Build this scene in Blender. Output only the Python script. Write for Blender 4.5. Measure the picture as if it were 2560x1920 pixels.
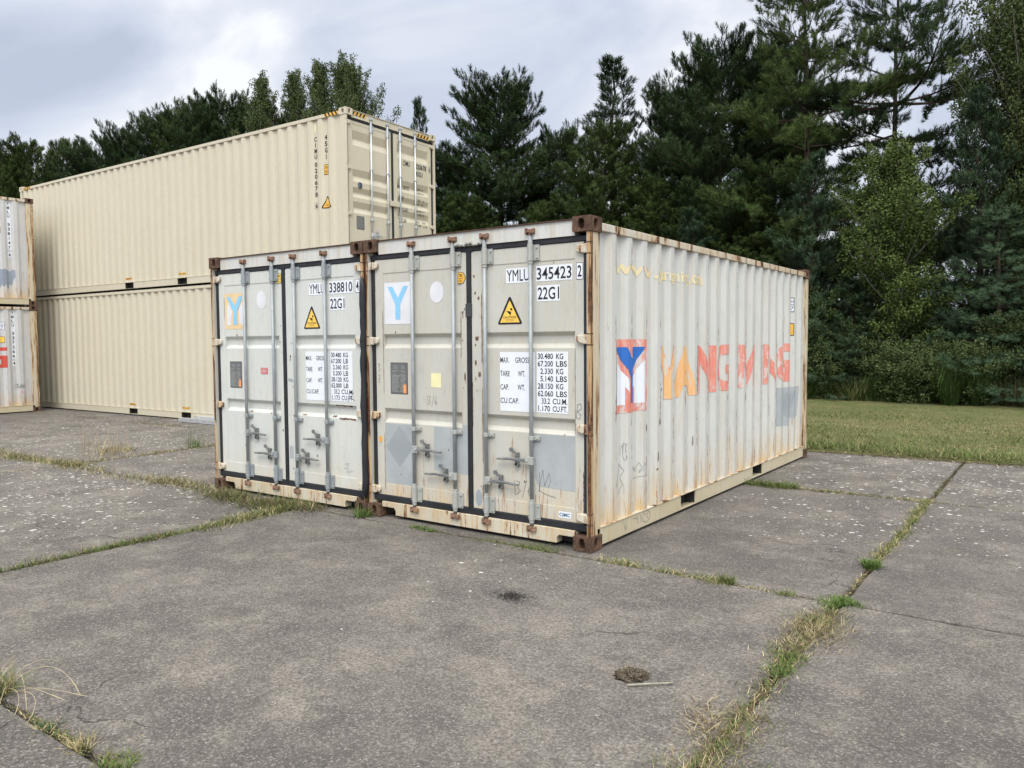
import bpy, bmesh, math, random
import numpy as np
from mathutils import Vector, Matrix
R = math.radians
scn = bpy.context.scene
for o in list(bpy.data.objects): bpy.data.objects.remove(o)
COL = scn.collection

# ---------------------------------------------------------------- camera
cam_d = bpy.data.cameras.new("camera"); cam = bpy.data.objects.new("camera", cam_d); COL.objects.link(cam)
cam_d.sensor_width = 36.0; cam_d.lens = 36.0 * 1959.06 / 2560.0
cam_d.clip_start = 0.05; cam_d.clip_end = 2000
_r = Vector((0.81361758, 0.5813596, -0.00688783)); _u = Vector((-0.02578398, 0.04791515, 0.99851857)); _f = Vector((-0.58082839, 0.81223466, -0.05397437))
cam.matrix_world = Matrix(((_r.x, _u.x, -_f.x, 2.9828), (_r.y, _u.y, -_f.y, -5.2036), (_r.z, _u.z, -_f.z, 1.6371), (0, 0, 0, 1)))
scn.camera = cam
scn.render.resolution_x = 1024; scn.render.resolution_y = 768
scn.view_settings.view_transform = 'Standard'; scn.view_settings.look = 'None'
scn.view_settings.gamma = 1; scn.view_settings.use_curve_mapping = False
scn.view_settings.exposure = 0.58

# ---------------------------------------------------------------- world: overcast sky
SUN_EL, SUN_AZ = 52.0, 150.0      # sun behind thick cloud, behind and to the right of the camera
w = bpy.data.worlds.new("World"); scn.world = w; w.use_nodes = True
nt = w.node_tree; nt.nodes.clear()
def WN(t, **k):
    n = nt.nodes.new(t)
    for a, b in k.items(): setattr(n, a, b)
    return n
def WM(op, a, b=None, clamp=False):
    n = WN('ShaderNodeMath', operation=op, use_clamp=clamp)
    for i, v in enumerate((a, b)):
        if v is None: continue
        if isinstance(v, (int, float)): n.inputs[i].default_value = v
        else: nt.links.new(v, n.inputs[i])
    return n.outputs[0]
tc = WN('ShaderNodeTexCoord'); sep = WN('ShaderNodeSeparateXYZ'); nt.links.new(tc.outputs['Generated'], sep.inputs[0])
zz = WM('ADD', WM('MAXIMUM', sep.outputs[2], 0.0), 0.42)
cmb = WN('ShaderNodeCombineXYZ'); nt.links.new(WM('DIVIDE', sep.outputs[0], zz), cmb.inputs[0]); nt.links.new(WM('DIVIDE', sep.outputs[1], zz), cmb.inputs[1])
n1 = WN('ShaderNodeTexNoise'); n1.inputs['Scale'].default_value = 2.1; n1.inputs['Detail'].default_value = 7; n1.inputs['Roughness'].default_value = 0.52; n1.inputs['Distortion'].default_value = 0.5
nt.links.new(cmb.outputs[0], n1.inputs['Vector'])
cr = WN('ShaderNodeValToRGB'); nt.links.new(n1.outputs[0], cr.inputs[0])
e = cr.color_ramp.elements
e[0].position = 0.36; e[0].color = (0.50, 0.555, 0.68, 1)
e[1].position = 0.63; e[1].color = (0.92, 0.945, 0.98, 1)
m = cr.color_ramp.elements.new(0.47); m.color = (0.615, 0.67, 0.79, 1)
m = cr.color_ramp.elements.new(0.56); m.color = (0.75, 0.79, 0.87, 1)
gain = WN('ShaderNodeMapRange'); nt.links.new(sep.outputs[2], gain.inputs[0])
gain.inputs[1].default_value = 0.38; gain.inputs[2].default_value = 0.95; gain.inputs[3].default_value = 0.76; gain.inputs[4].default_value = 2.3
# the cloud is brightest around the hidden sun
sd = Vector((math.sin(R(SUN_AZ)) * math.cos(R(SUN_EL)), math.cos(R(SUN_AZ)) * math.cos(R(SUN_EL)), math.sin(R(SUN_EL))))
dot = WN('ShaderNodeVectorMath', operation='DOT_PRODUCT'); nt.links.new(tc.outputs['Generated'], dot.inputs[0]); dot.inputs[1].default_value = sd
glow = WM('MULTIPLY', WM('POWER', WM('MAXIMUM', dot.outputs['Value'], 0.0), 3.0), 1.3)
g2 = WM('ADD', gain.outputs[0], glow)
hi = WN('ShaderNodeMapRange'); nt.links.new(sep.outputs[2], hi.inputs[0]); hi.inputs[1].default_value = .40; hi.inputs[2].default_value = .70
wm_ = WN('ShaderNodeMix', data_type='RGBA'); nt.links.new(hi.outputs[0], wm_.inputs[0]); nt.links.new(cr.outputs[0], wm_.inputs[6]); wm_.inputs[7].default_value = (.79, .785, .775, 1)
vm = WN('ShaderNodeVectorMath', operation='SCALE'); nt.links.new(wm_.outputs[2], vm.inputs[0]); nt.links.new(g2, vm.inputs['Scale'])
sky = WN('ShaderNodeTexSky', sky_type='NISHITA', sun_disc=False); sky.sun_elevation = R(SUN_EL); sky.sun_rotation = R(SUN_AZ)
b1 = WN('ShaderNodeBackground'); nt.links.new(sky.outputs[0], b1.inputs[0]); b1.inputs[1].default_value = 0.05
b2 = WN('ShaderNodeBackground'); nt.links.new(vm.outputs[0], b2.inputs[0]); b2.inputs[1].default_value = 1.0
mx = WN('ShaderNodeMixShader'); mx.inputs[0].default_value = 0.92
nt.links.new(b1.outputs[0], mx.inputs[1]); nt.links.new(b2.outputs[0], mx.inputs[2])
out = WN('ShaderNodeOutputWorld'); nt.links.new(mx.outputs[0], out.inputs[0])
sl = bpy.data.lights.new("sun", 'SUN'); sl.energy = 1.2; sl.angle = R(28); sl.color = (1.0, 0.965, 0.91)
so = bpy.data.objects.new("sun", sl); COL.objects.link(so); so.rotation_euler = (-sd).to_track_quat('-Z', 'Y').to_euler()

# ---------------------------------------------------------------- material helpers
class NM:
    """small node-graph builder"""
    def __init__(s, name):
        s.m = bpy.data.materials.new(name); s.m.use_nodes = True; s.t = s.m.node_tree; s.t.nodes.clear()
        s.out = s.t.nodes.new('ShaderNodeOutputMaterial'); s.b = s.t.nodes.new('ShaderNodeBsdfPrincipled'); s.t.links.new(s.b.outputs[0], s.out.inputs[0])
        s.tc = s.t.nodes.new('ShaderNodeTexCoord'); s.obj = s.tc.outputs['Object']
    def put(s, v, sock):
        if isinstance(v, (int, float)): sock.default_value = v
        elif isinstance(v, (tuple, list)): sock.default_value = tuple(v) + ((1,) if len(v) == 3 and sock.type == 'RGBA' else ())
        else: s.t.links.new(v, sock)
    def math(s, op, a, b=0.0, c=None, clamp=False):
        n = s.t.nodes.new('ShaderNodeMath'); n.operation = op; n.use_clamp = clamp
        s.put(a, n.inputs[0]); s.put(b, n.inputs[1])
        if c is not None: s.put(c, n.inputs[2])
        return n.outputs[0]
    def scale(s, v):
        n = s.t.nodes.new('ShaderNodeVectorMath'); n.operation = 'MULTIPLY'; s.t.links.new(s.obj, n.inputs[0]); n.inputs[1].default_value = v; return n.outputs[0]
    def noise(s, sc, det=4, rough=.5, stretch=(1, 1, 1), dist=0.0, off=None):
        n = s.t.nodes.new('ShaderNodeTexNoise'); v = s.scale(stretch)
        if off:
            a = s.t.nodes.new('ShaderNodeVectorMath'); a.operation = 'ADD'; s.t.links.new(v, a.inputs[0]); a.inputs[1].default_value = off; v = a.outputs[0]
        s.t.links.new(v, n.inputs['Vector']); n.inputs['Scale'].default_value = sc; n.inputs['Detail'].default_value = det
        n.inputs['Roughness'].default_value = rough; n.inputs['Distortion'].default_value = dist; return n.outputs[0]
    def vor(s, sc, feat='F1', stretch=(1, 1, 1), rnd=1.0):
        n = s.t.nodes.new('ShaderNodeTexVoronoi'); n.feature = feat; s.t.links.new(s.scale(stretch), n.inputs['Vector']); n.inputs['Scale'].default_value = sc
        n.inputs['Randomness'].default_value = rnd; return n
    def ramp(s, v, lo, hi, a=0.0, b=1.0):
        n = s.t.nodes.new('ShaderNodeMapRange'); n.clamp = True; s.put(v, n.inputs[0])
        for i, x in zip((1, 2, 3, 4), (lo, hi, a, b)): s.put(x, n.inputs[i])
        return n.outputs[0]
    def mix(s, f, a, b):
        n = s.t.nodes.new('ShaderNodeMix'); n.data_type = 'RGBA'; n.clamp_factor = True
        s.put(f, n.inputs[0]); s.put(a, n.inputs[6]); s.put(b, n.inputs[7]); return n.outputs[2]
    def sep(s, v=None):
        n = s.t.nodes.new('ShaderNodeSeparateXYZ'); s.t.links.new(v or s.obj, n.inputs[0]); return n.outputs
    def bump(s, h, st=.3, dist=.01):
        n = s.t.nodes.new('ShaderNodeBump'); n.inputs['Strength'].default_value = st; n.inputs['Distance'].default_value = dist; s.put(h, n.inputs['Height']); s.t.links.new(n.outputs[0], s.b.inputs['Normal'])
    def fin(s, col, rough=.6, metal=0.0, spec=.4):
        s.put(col, s.b.inputs['Base Color']); s.put(rough, s.b.inputs['Roughness']); s.b.inputs['Metallic'].default_value = metal; s.b.inputs['Specular IOR Level'].default_value = spec
        return s.m
def flat(name, c, rough=.6, metal=0, var=.12, sc=9, spec=.4):
    q = NM(name); n = q.noise(sc, 5, .6); k = [max(0, x * (1 - var)) for x in c]
    return q.fin(q.mix(q.ramp(n, .35, .65), tuple(k), c), rough, metal, spec)

RUST1 = (.055, .026, .014); RUST2 = (.17, .075, .030); STAIN = (.50, .36, .19)
def paint(name, base, base2, rust=.0, stain=.3, low=0.0, edge=None, rough=.5, off=(0, 0, 0), top=0.0, spot=0.0, streak=(2.5, 2.5, .55)):
    """weathered container paint; low/top = how strongly rust water marks the foot/head of the sheet; edge = (start, pitch) of scraped ribs"""
    q = NM(name); z = q.sep()[2]
    c = q.mix(q.ramp(q.noise(1.3, 5, .6, off=off), .35, .68), base, base2)
    st = q.noise(2.2, 6, .62, (5.5, 5.5, .35), off=off)
    c = q.mix(q.math('MULTIPLY', q.ramp(st, .50, .72), stain), c, STAIN)
    fine = q.noise(26, 6, .65, (1, 1, .35), off=off)
    c = q.mix(q.math('MULTIPLY', q.ramp(fine, .52, .72), .22), c, tuple(x * .55 for x in base)); c = q.mix(q.math('MULTIPLY', q.ramp(q.noise(9, 7, .7, (1, 1, .25), off=(8, 8, 8)), .55, .70), .18 if stain > .11 else .07), c, (.30, .27, .22))
    if low > 0:
        d = q.noise(3.5, 5, .6, (2.2, 2.2, .8), off=off)
        g = q.ramp(z, .18, .75, 1, 0); g = q.math('POWER', g, 2.2)
        c = q.mix(q.math('MULTIPLY', q.math('MULTIPLY', g, q.ramp(d, .35, .62)), low, clamp=True), c, (.60, .42, .20))
    if low > .5:
        dr = q.noise(5, 7, .72, (6, 6, .42), off=(off[0] + 3, off[1], off[2] + 5)); gz = q.ramp(z, .25, .95, 1, 0)
        c = q.mix(q.math('MULTIPLY', q.ramp(q.math('ADD', dr, q.math('MULTIPLY', gz, .10)), .655, .69), .75), c, (.30, .15, .065))
    if top > 0:
        d = q.noise(5, 6, .7, (3, 3, .3), off=off)
        g = q.ramp(z, 2.1, 2.5, 0, 1)
        c = q.mix(q.math('MULTIPLY', q.math('MULTIPLY', g, q.ramp(d, .55, .68)), top, clamp=True), c, (.30, .15, .07))
    if rust > 0:
        n = q.noise(3.0, 9, .68, streak, dist=.4, off=off)
        rr = q.ramp(n, 1 - rust - .04, 1 - rust + .02)
        halo = q.ramp(n, 1 - rust - .10, 1 - rust)
        c = q.mix(q.math('MULTIPLY', halo, .65), c, (.52, .30, .12))
        rc = q.mix(q.ramp(q.noise(22, 6, .7, off=off), .4, .62), RUST1, RUST2)
        c = q.mix(rr, c, rc)
    if spot > 0:
        v = q.vor(7.5); rad = q.ramp(q.noise(2.0, 3, .5, off=(3, 1, 7)), .52, .75, 0, .10 * spot)
        c = q.mix(q.ramp(q.math('SUBTRACT', v.outputs['Distance'], rad), -.02, .0, .9, 0), c, (.22, .10, .045))
    if edge:
        y = q.sep()[1]
        t = q.math('FRACT', q.math('DIVIDE', q.math('ADD', q.math('SUBTRACT', y, edge[0]), .028 + 10 * edge[1]), edge[1]))
        near = q.ramp(t, .0, .17, 0, 1); near = q.math('MULTIPLY', q.ramp(t, .17, .2, 1, 0), q.ramp(near, .05, .35))
        sc1 = q.noise(2.4, 8, .75, (1.2, 3.3, 1.0), off=(11, 2, 3)); zz = q.math('MULTIPLY', q.ramp(z, 2.0, 1.75), q.ramp(z, .2, .4))
        zz2 = q.math('MULTIPLY', q.ramp(z, 2.15, 2.28), q.ramp(z, 2.48, 2.38))
        k = q.math('MULTIPLY', near, q.math('MAXIMUM', zz, q.math('MULTIPLY', zz2, .9)))
        sp = q.noise(45, 4, .7, (.4, 1, .5))
        k = q.math('MULTIPLY', k, q.math('MULTIPLY', q.ramp(sc1, .485, .54), q.ramp(sp, .42, .56)))
        c = q.mix(q.math('MULTIPLY', k, .85), c, q.mix(q.ramp(q.noise(6, 2), .4, .6), (.27, .09, .06), (.10, .08, .07)))
    q.bump(q.math('ADD', q.noise(5, 4, .5), q.math('MULTIPLY', fine, .25)), .10, .012)
    return q.fin(c, q.ramp(fine, .3, .7, rough - .08, rough + .12), 0, .35)

M = {}
M['side_white'] = paint('weathered_white_corrugated_paint', (.575, .58, .54), (.525, .53, .495), rust=.24, stain=.28, low=.95, edge=(.441, .281), top=.35)
M['side_white_b'] = paint('dull_white_corrugated_paint', (.56, .56, .55), (.50, .50, .50), rust=.27, stain=.25, low=.8, top=.4, off=(4, 7, 2))
M['door_grey'] = paint('warm_grey_door_paint', (.515, .505, .445), (.475, .465, .41), rust=.23, stain=.16, off=(2, 1, 9), top=.10, low=.65, spot=.5)
M['door_white'] = paint('cool_white_door_paint', (.54, .56, .53), (.57, .58, .53), rust=.25, stain=.12, off=(8, 3, 1), low=.35, spot=.9)
M['header_w'] = paint('stained_header_paint', (.56, .57, .54), (.53, .53, .50), rust=.27, stain=.55, off=(1, 8, 4), top=.28, spot=.4)
M['sill_w'] = paint('rust_streaked_sill_paint', (.57, .55, .46), (.46, .42, .32), rust=.38, stain=.95, off=(5, 2, 2), low=.22, spot=.9, streak=(5, 5, .8))
M['post_rust'] = paint('peeling_rusty_post_paint', (.40, .25, .12), (.52, .43, .29), rust=.50, stain=.9, off=(3, 3, 3), top=.6, streak=(10, 10, .5))
M['post_side'] = paint('tan_rust_streaked_post_paint', (.54, .46, .32), (.56, .53, .43), rust=.42, stain=.8, off=(6, 1, 1), streak=(8, 8, .5))
M['rail_w'] = paint('rust_edged_rail_paint', (.56, .54, .46), (.52, .44, .31), rust=.43, stain=.8, off=(9, 9, 1))
M['brail'] = paint('cream_bottom_rail_paint', (.56, .50, .36), (.50, .44, .29), rust=.27, stain=.5, off=(7, 4, 4))
M['hinge_w'] = paint('chipped_hinge_paint', (.58, .56, .48), (.52, .46, .34), rust=.42, stain=.8, off=(1, 5, 5), streak=(7, 7, 2))
M['beige'] = paint('beige_container_paint', (.550, .505, .388), (.530, .485, .368), rust=0, stain=.10, rough=.42)
M['beige_dk'] = paint('beige_frame_paint', (.54, .495, .38), (.52, .475, .36), rust=.22, stain=.10, rough=.42, off=(3, 1, 1))
def rusty(name, k=1.0):
    q = NM(name); n = q.noise(9, 8, .7); n2 = q.noise(40, 5, .7)
    c = q.mix(q.ramp(n, .35, .66), tuple(k * x for x in (.052, .031, .023)), tuple(k * x for x in (.15, .088, .056)))
    c = q.mix(q.math('MULTIPLY', q.ramp(n2, .55, .7), .5), c, tuple(k * x for x in (.30, .22, .15)))
    q.bump(q.math('ADD', n, n2), .6, .006); return q.fin(c, .85, 0, .2)
M['casting'] = rusty('rusty_cast_steel'); M['casting_lip'] = rusty('rusty_lip_steel', .8); M['cam'] = rusty('rusted_cam_steel', 2.3)
def steel(name, c, c2, metal=.35, rough=.5, rust=.0):
    q = NM(name); n = q.noise(7, 6, .65, (3, 3, 1)); col = q.mix(q.ramp(n, .35, .65), c, c2)
    if rust: col = q.mix(q.ramp(q.noise(12, 7, .7), 1 - rust, 1 - rust + .05), col, (.20, .11, .06))
    q.bump(q.noise(60, 3), .1, .002); return q.fin(col, rough, metal, .5)
M['bar_old'] = steel('dull_galvanised_steel', (.33, .355, .36), (.25, .275, .285), .2, .5, .31)
M['fit_old'] = steel('dull_grey_painted_fittings', (.40, .41, .37), (.33, .34, .32), .1, .55, .33)
M['handle'] = steel('dark_forged_handle_steel', (.25, .26, .25), (.16, .165, .165), .35, .45, .30)
M['bar_new'] = steel('bright_galvanised_steel', (.62, .65, .67), (.50, .53, .56), .55, .38)
M['alu'] = steel('brushed_aluminium', (.72, .74, .77), (.62, .65, .68), .7, .36)
M['rubber'] = flat('black_rubber', (.022, .024, .028), .55, var=.45, sc=5)
M['rubber_dusty'] = flat('dusty_rubber', (.060, .066, .072), .7, var=.4, sc=6)
M['dark'] = flat('dark_underside_and_pocket_shade', (.03, .028, .025), .9)  # dark underside; in the forklift pockets this colour stands in for shade
M['black'] = flat('black_ink', (.015, .015, .017), .5, var=.2)
M['sticker'] = flat('white_vinyl', (.74, .77, .82), .35, var=.06)
M['sticker_old'] = flat('aged_white_vinyl', (.70, .71, .74), .5, var=.12, sc=4)
M['yellow'] = flat('yellow_vinyl', (.85, .55, .10), .4, var=.08)
M['amber'] = flat('amber_vinyl', (.78, .43, .06), .4, var=.1)
M['cream'] = flat('cream_vinyl', (.78, .74, .42), .5, var=.08)
M['ltblue'] = flat('pale_blue_print', (.25, .55, .80), .45, var=.10, sc=14)
M['peach'] = flat('sunfaded_orange_print', (.74, .56, .31), .55, var=.12, sc=14)
M['orange'] = flat('orange_print', (.85, .33, .12), .5)
M['redlab'] = flat('red_label', (.60, .09, .07), .5)
M['cobalt'] = flat('cobalt_print', (.028, .15, .50), .5, var=.12, sc=12)
M['navy'] = flat('navy_print', (.04, .13, .24), .5)
M['patch'] = flat('grey_touch_up_paint', (.385, .41, .415), .55, var=.14, sc=5)
M['patch2'] = flat('darker_grey_touch_up_paint', (.31, .34, .355), .55, var=.12, sc=3)
M['patch3'] = flat('slate_brushed_paint', (.27, .31, .37), .55, var=.12, sc=5)
M['pencil'] = flat('graphite_marks', (.24, .24, .225), .7, var=.4, sc=30)
M['plate'] = flat('engraved_metal_plate', (.17, .175, .175), .45, .3)
M['chrome'] = flat('mirror_disc', (.55, .6, .65), .12, 1.0, var=.7, sc=20)
M['tape'] = flat('weathered_silver_tape', (.42, .42, .38), .45, var=.35, sc=12)
M['pink'] = flat('pink_sticker', (.70, .42, .52), .5)
M['rustmark'] = rusty('scraped_rust_patch', 1.5)
def faded(name, a, b):
    q = NM(name); n = q.noise(5, 7, .7, (1, 1, .35)); g = q.noise(55, 3, .6, (1, 1, .15))
    c = q.mix(q.ramp(n, .35, .68), a, b); c = q.mix(q.math('MULTIPLY', q.ramp(g, .50, .66), .45), c, (.66, .56, .50)); p = q.noise(7, 8, .75, (1, 1, .5), off=(3, 3, 8)); c = q.mix(q.math('MULTIPLY', q.ramp(p, .53, .575), .85), c, (.58, .59, .56)); return q.fin(c, .6)
M['red_f'] = faded('sunfaded_red_print', (.64, .17, .12), (.70, .30, .23)); M['org_f'] = faded('sunfaded_orange_letter', (.74, .38, .13), (.76, .48, .22))
M['yel_f'] = faded('sunfaded_yellow_letter', (.74, .67, .34), (.72, .56, .34)); M['red_s'] = flat('bright_red_print', (.60, .08, .055), .5)

# ---------------------------------------------------------------- mesh helpers
class MB:
    def __init__(s): s.v = []; s.f = []
    def add(s, vs, fs):
        n = len(s.v); s.v += [tuple(p) for p in vs]; s.f += [tuple(i + n for i in f) for f in fs]; return s
    def box(s, x0, x1, y0, y1, z0, z1):
        x0, x1 = min(x0, x1), max(x0, x1); y0, y1 = min(y0, y1), max(y0, y1); z0, z1 = min(z0, z1), max(z0, z1)
        return s.add([(x0, y0, z0), (x1, y0, z0), (x1, y1, z0), (x0, y1, z0), (x0, y0, z1), (x1, y0, z1), (x1, y1, z1), (x0, y1, z1)],
                     [(0, 3, 2, 1), (4, 5, 6, 7), (0, 1, 5, 4), (1, 2, 6, 5), (2, 3, 7, 6), (3, 0, 4, 7)])
    def tube(s, pts, r, n=10, caps=True):
        pts = [Vector(p) for p in pts]; rs = r if isinstance(r, (list, tuple)) else [r] * len(pts); base = len(s.v); k = len(pts)
        for i, p in enumerate(pts):
            d = (pts[min(i + 1, k - 1)] - pts[max(i - 1, 0)]).normalized()
            a = d.orthogonal().normalized() if abs(d.z) < .99 else Vector((1, 0, 0)); a = (a - d * a.dot(d)).normalized(); b = d.cross(a)
            for j in range(n):
                t = 2 * math.pi * j / n; s.v.append(tuple(p + a * math.cos(t) * rs[i] + b * math.sin(t) * rs[i]))
        for i in range(k - 1):
            for j in range(n):
                j2 = (j + 1) % n; s.f.append((base + i * n + j, base + i * n + j2, base + (i + 1) * n + j2, base + (i + 1) * n + j))
        if caps: s.f.append(tuple(base + j for j in reversed(range(n)))); s.f.append(tuple(base + (k - 1) * n + j for j in range(n)))
        return s
    def prism_xz(s, poly, y0, y1):   # polygon in x,z extruded along y
        n = len(poly); a = [(p[0], y0, p[1]) for p in poly] + [(p[0], y1, p[1]) for p in poly]
        return s.add(a, [tuple(range(n)), tuple(reversed(range(n, 2 * n)))] + [(i, n + i, n + (i + 1) % n, (i + 1) % n) for i in range(n)])
    def build(s, name, mat, parent=None, smooth=False, bev=0, recalc=True):
        me = bpy.data.meshes.new(name); me.from_pydata(s.v, [], s.f)
        if recalc:
            bm = bmesh.new(); bm.from_mesh(me); bmesh.ops.recalc_face_normals(bm, faces=bm.faces)
            bm.to_mesh(me); bm.free()
        if smooth: me.polygons.foreach_set('use_smooth', [True] * len(me.polygons))
        me.materials.append(mat); o = bpy.data.objects.new(name, me); COL.objects.link(o)
        if parent: o.parent = parent
        if bev:
            b = o.modifiers.new('bevel', 'BEVEL'); b.width = bev; b.segments = 2; b.limit_method = 'ANGLE'; b.angle_limit = R(40)
            if smooth is None: pass
        return o
def tag(o, label, cat, group=None, kind=None):
    o['label'] = label
    if cat: o['category'] = cat
    if group: o['group'] = group
    if kind: o['kind'] = kind
    return o
def empty(name, loc, rz=0):
    o = bpy.data.objects.new(name, None); COL.objects.link(o); o.location = loc; o.rotation_euler = (0, 0, rz); o.empty_display_size = .2; return o

# ------------------------------------------------ 2D artwork (text, polygons) laid on a profiled face
_tc = {}
def text2d(txt, x0, z0, x1, z1, bold=0.0):
    cu = bpy.data.curves.new('t', 'FONT'); cu.body = txt; cu.offset = bold; cu.resolution_u = 3
    ob = bpy.data.objects.new('t', cu); COL.objects.link(ob); bpy.context.view_layer.update()
    dg = bpy.context.evaluated_depsgraph_get(); me = bpy.data.meshes.new_from_object(ob.evaluated_get(dg))
    vs = [v.co.copy() for v in me.vertices]; fs = [tuple(p.vertices) for p in me.polygons]
    bpy.data.objects.remove(ob); bpy.data.curves.remove(cu); bpy.data.meshes.remove(me)
    xa, xb = min(v.x for v in vs), max(v.x for v in vs); za, zb = min(v.y for v in vs), max(v.y for v in vs)
    return [(x0 + (v.x - xa) / (xb - xa) * (x1 - x0), z0 + (v.y - za) / max(zb - za, 1e-6) * (z1 - z0)) for v in vs], fs
def rect2d(x0, z0, x1, z1): return [(x0, z0), (x1, z0), (x1, z1), (x0, z1)], [(0, 1, 2, 3)]
def poly2d(p): return list(p), [tuple(range(len(p)))]
def frame2d(x0, z0, x1, z1, t): return join2d(rect2d(x0, z0, x1, z0 + t), rect2d(x0, z1 - t, x1, z1), rect2d(x0, z0 + t, x0 + t, z1 - t), rect2d(x1 - t, z0 + t, x1, z1 - t))
def ell2d(cx, cz, rx, rz, n=28): return poly2d([(cx + rx * math.cos(2 * math.pi * i / n), cz + rz * math.sin(2 * math.pi * i / n)) for i in range(n)])
def join2d(*a):
    v, f = [], []
    for vv, ff in a: n = len(v); v += vv; f += [tuple(i + n for i in x) for x in ff]
    return v, f
def strokes2d(lines, w=.004):
    parts = []
    for ln in lines:
        for (a, b) in zip(ln, ln[1:]):
            d = Vector((b[0] - a[0], b[1] - a[1])); L = d.length
            if L < 1e-6: continue
            d /= L; n = Vector((-d.y, d.x)) * w / 2; e = d * w * .3
            parts.append(poly2d([(a[0] - e.x + n.x, a[1] - e.y + n.y), (a[0] - e.x - n.x, a[1] - e.y - n.y), (b[0] + e.x - n.x, b[1] + e.y - n.y), (b[0] + e.x + n.x, b[1] + e.y + n.y)]))
    return join2d(*parts)
class Face:
    """maps 2D art (a,b) onto a container face with a folded profile"""
    def __init__(s, parent, mapper, prof, axis, sgn=1): s.parent, s.map, s.prof, s.axis = parent, mapper, prof, axis
    def put(s, art, mat, name, off=.002, parent=None, label=None):
        vs, fs = art; bm = bmesh.new(); bv = [bm.verts.new((a, b, 0)) for a, b in vs]
        for f in fs:
            try: bm.faces.new([bv[i] for i in f])
            except ValueError: pass
        lo, hi = (min(v.co[s.axis] for v in bm.verts), max(v.co[s.axis] for v in bm.verts))
        for p, _ in s.prof:
            if lo < p < hi:
                no = Vector((1, 0, 0)) if s.axis == 0 else Vector((0, 1, 0)); co = no * p
                bmesh.ops.bisect_plane(bm, geom=bm.verts[:] + bm.edges[:] + bm.faces[:], dist=1e-6, plane_co=co, plane_no=no)
        xs = [p for p, _ in s.prof]; ds = [d for _, d in s.prof]
        for v in bm.verts:
            d = float(np.interp(v.co[s.axis], xs, ds)) + off
            v.co = s.map(v.co.x, v.co.y, d)
        me = bpy.data.meshes.new(name); bm.to_mesh(me); bm.free(); me.materials.append(mat)
        o = bpy.data.objects.new(name, me); COL.objects.link(o); o.parent = parent or s.parent
        if label: o['label'] = label
        return o

# ---------------------------------------------------------------- shipping container
def holed_face(mb, c, ax, ay, n, hw, hh, rw, rh, depth, shift=(0, 0)):
    """rectangle face centred c with an oval hole and a tube going in. ax, ay in-plane axes, n outward normal"""
    c, ax, ay, n = map(Vector, (c, ax, ay, n)); angs = sorted(set([2 * math.pi * i / 24 for i in range(24)] + [math.atan2(sy * hh, sx * hw) % (2 * math.pi) for sx in (-1, 1) for sy in (-1, 1)]))
    o_, i_, d_ = [], [], []
    for t in angs:
        ct, st = math.cos(t), math.sin(t); k = min(hw / abs(ct) if abs(ct) > 1e-9 else 1e9, hh / abs(st) if abs(st) > 1e-9 else 1e9)
        o_.append(c + ax * ct * k + ay * st * k)
        # stadium shape
        e = (abs(ct) ** 2.6 + abs(st) ** 2.6) ** (-1 / 2.6)
        p = c + ax * (ct * e * rw + shift[0]) + ay * (st * e * rh + shift[1]); i_.append(p); d_.append(p - n * depth)
    k = len(angs); vs = o_ + i_ + d_
    fs = [(i, (i + 1) % k, k + (i + 1) % k, k + i) for i in range(k)] + [(k + i, k + (i + 1) % k, 2 * k + (i + 1) % k, 2 * k + i) for i in range(k)] + [tuple(range(2 * k, 3 * k))]
    mb.add(vs, fs)
def casting(parent, sx, y0, ydir, z0, mat, full=True):
    W2 = 1.219; dx, dy, dz = .162, .178, .118; mb = MB()
    xo = sx * W2; xi = sx * (W2 - dx); xc = (xo + xi) / 2; y1 = y0 + ydir * dy; yc = (y0 + y1) / 2; zc = z0 + dz / 2
    holed_face(mb, (xc, y0, zc), (1, 0, 0), (0, 0, 1), (0, -ydir, 0), dx / 2, dz / 2, .027, .040, .13, (-sx * .004, 0))
    holed_face(mb, (xo, yc, zc), (0, 1, 0), (0, 0, 1), (sx, 0, 0), dy / 2, dz / 2, .030, .040, .13)
    mb.add([(xo, y0, z0), (xi, y0, z0), (xi, y1, z0), (xo, y1, z0), (xo, y0, z0 + dz), (xi, y0, z0 + dz), (xi, y1, z0 + dz), (xo, y1, z0 + dz)],
           [(0, 1, 2, 3), (4, 5, 6, 7), (1, 2, 6, 5), (2, 3, 7, 6)])
    me = mb.build('corner_casting', mat, parent, recalc=False)
    bm = bmesh.new(); bm.from_mesh(me.data); bmesh.ops.remove_doubles(bm, verts=bm.verts, dist=1e-5); bmesh.ops.recalc_face_normals(bm, faces=bm.faces); bm.to_mesh(me.data); bm.free()
    b = me.modifiers.new('bevel', 'BEVEL'); b.width = .008; b.segments = 2; b.limit_method = 'ANGLE'; b.angle_limit = R(50)
    return me

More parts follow.
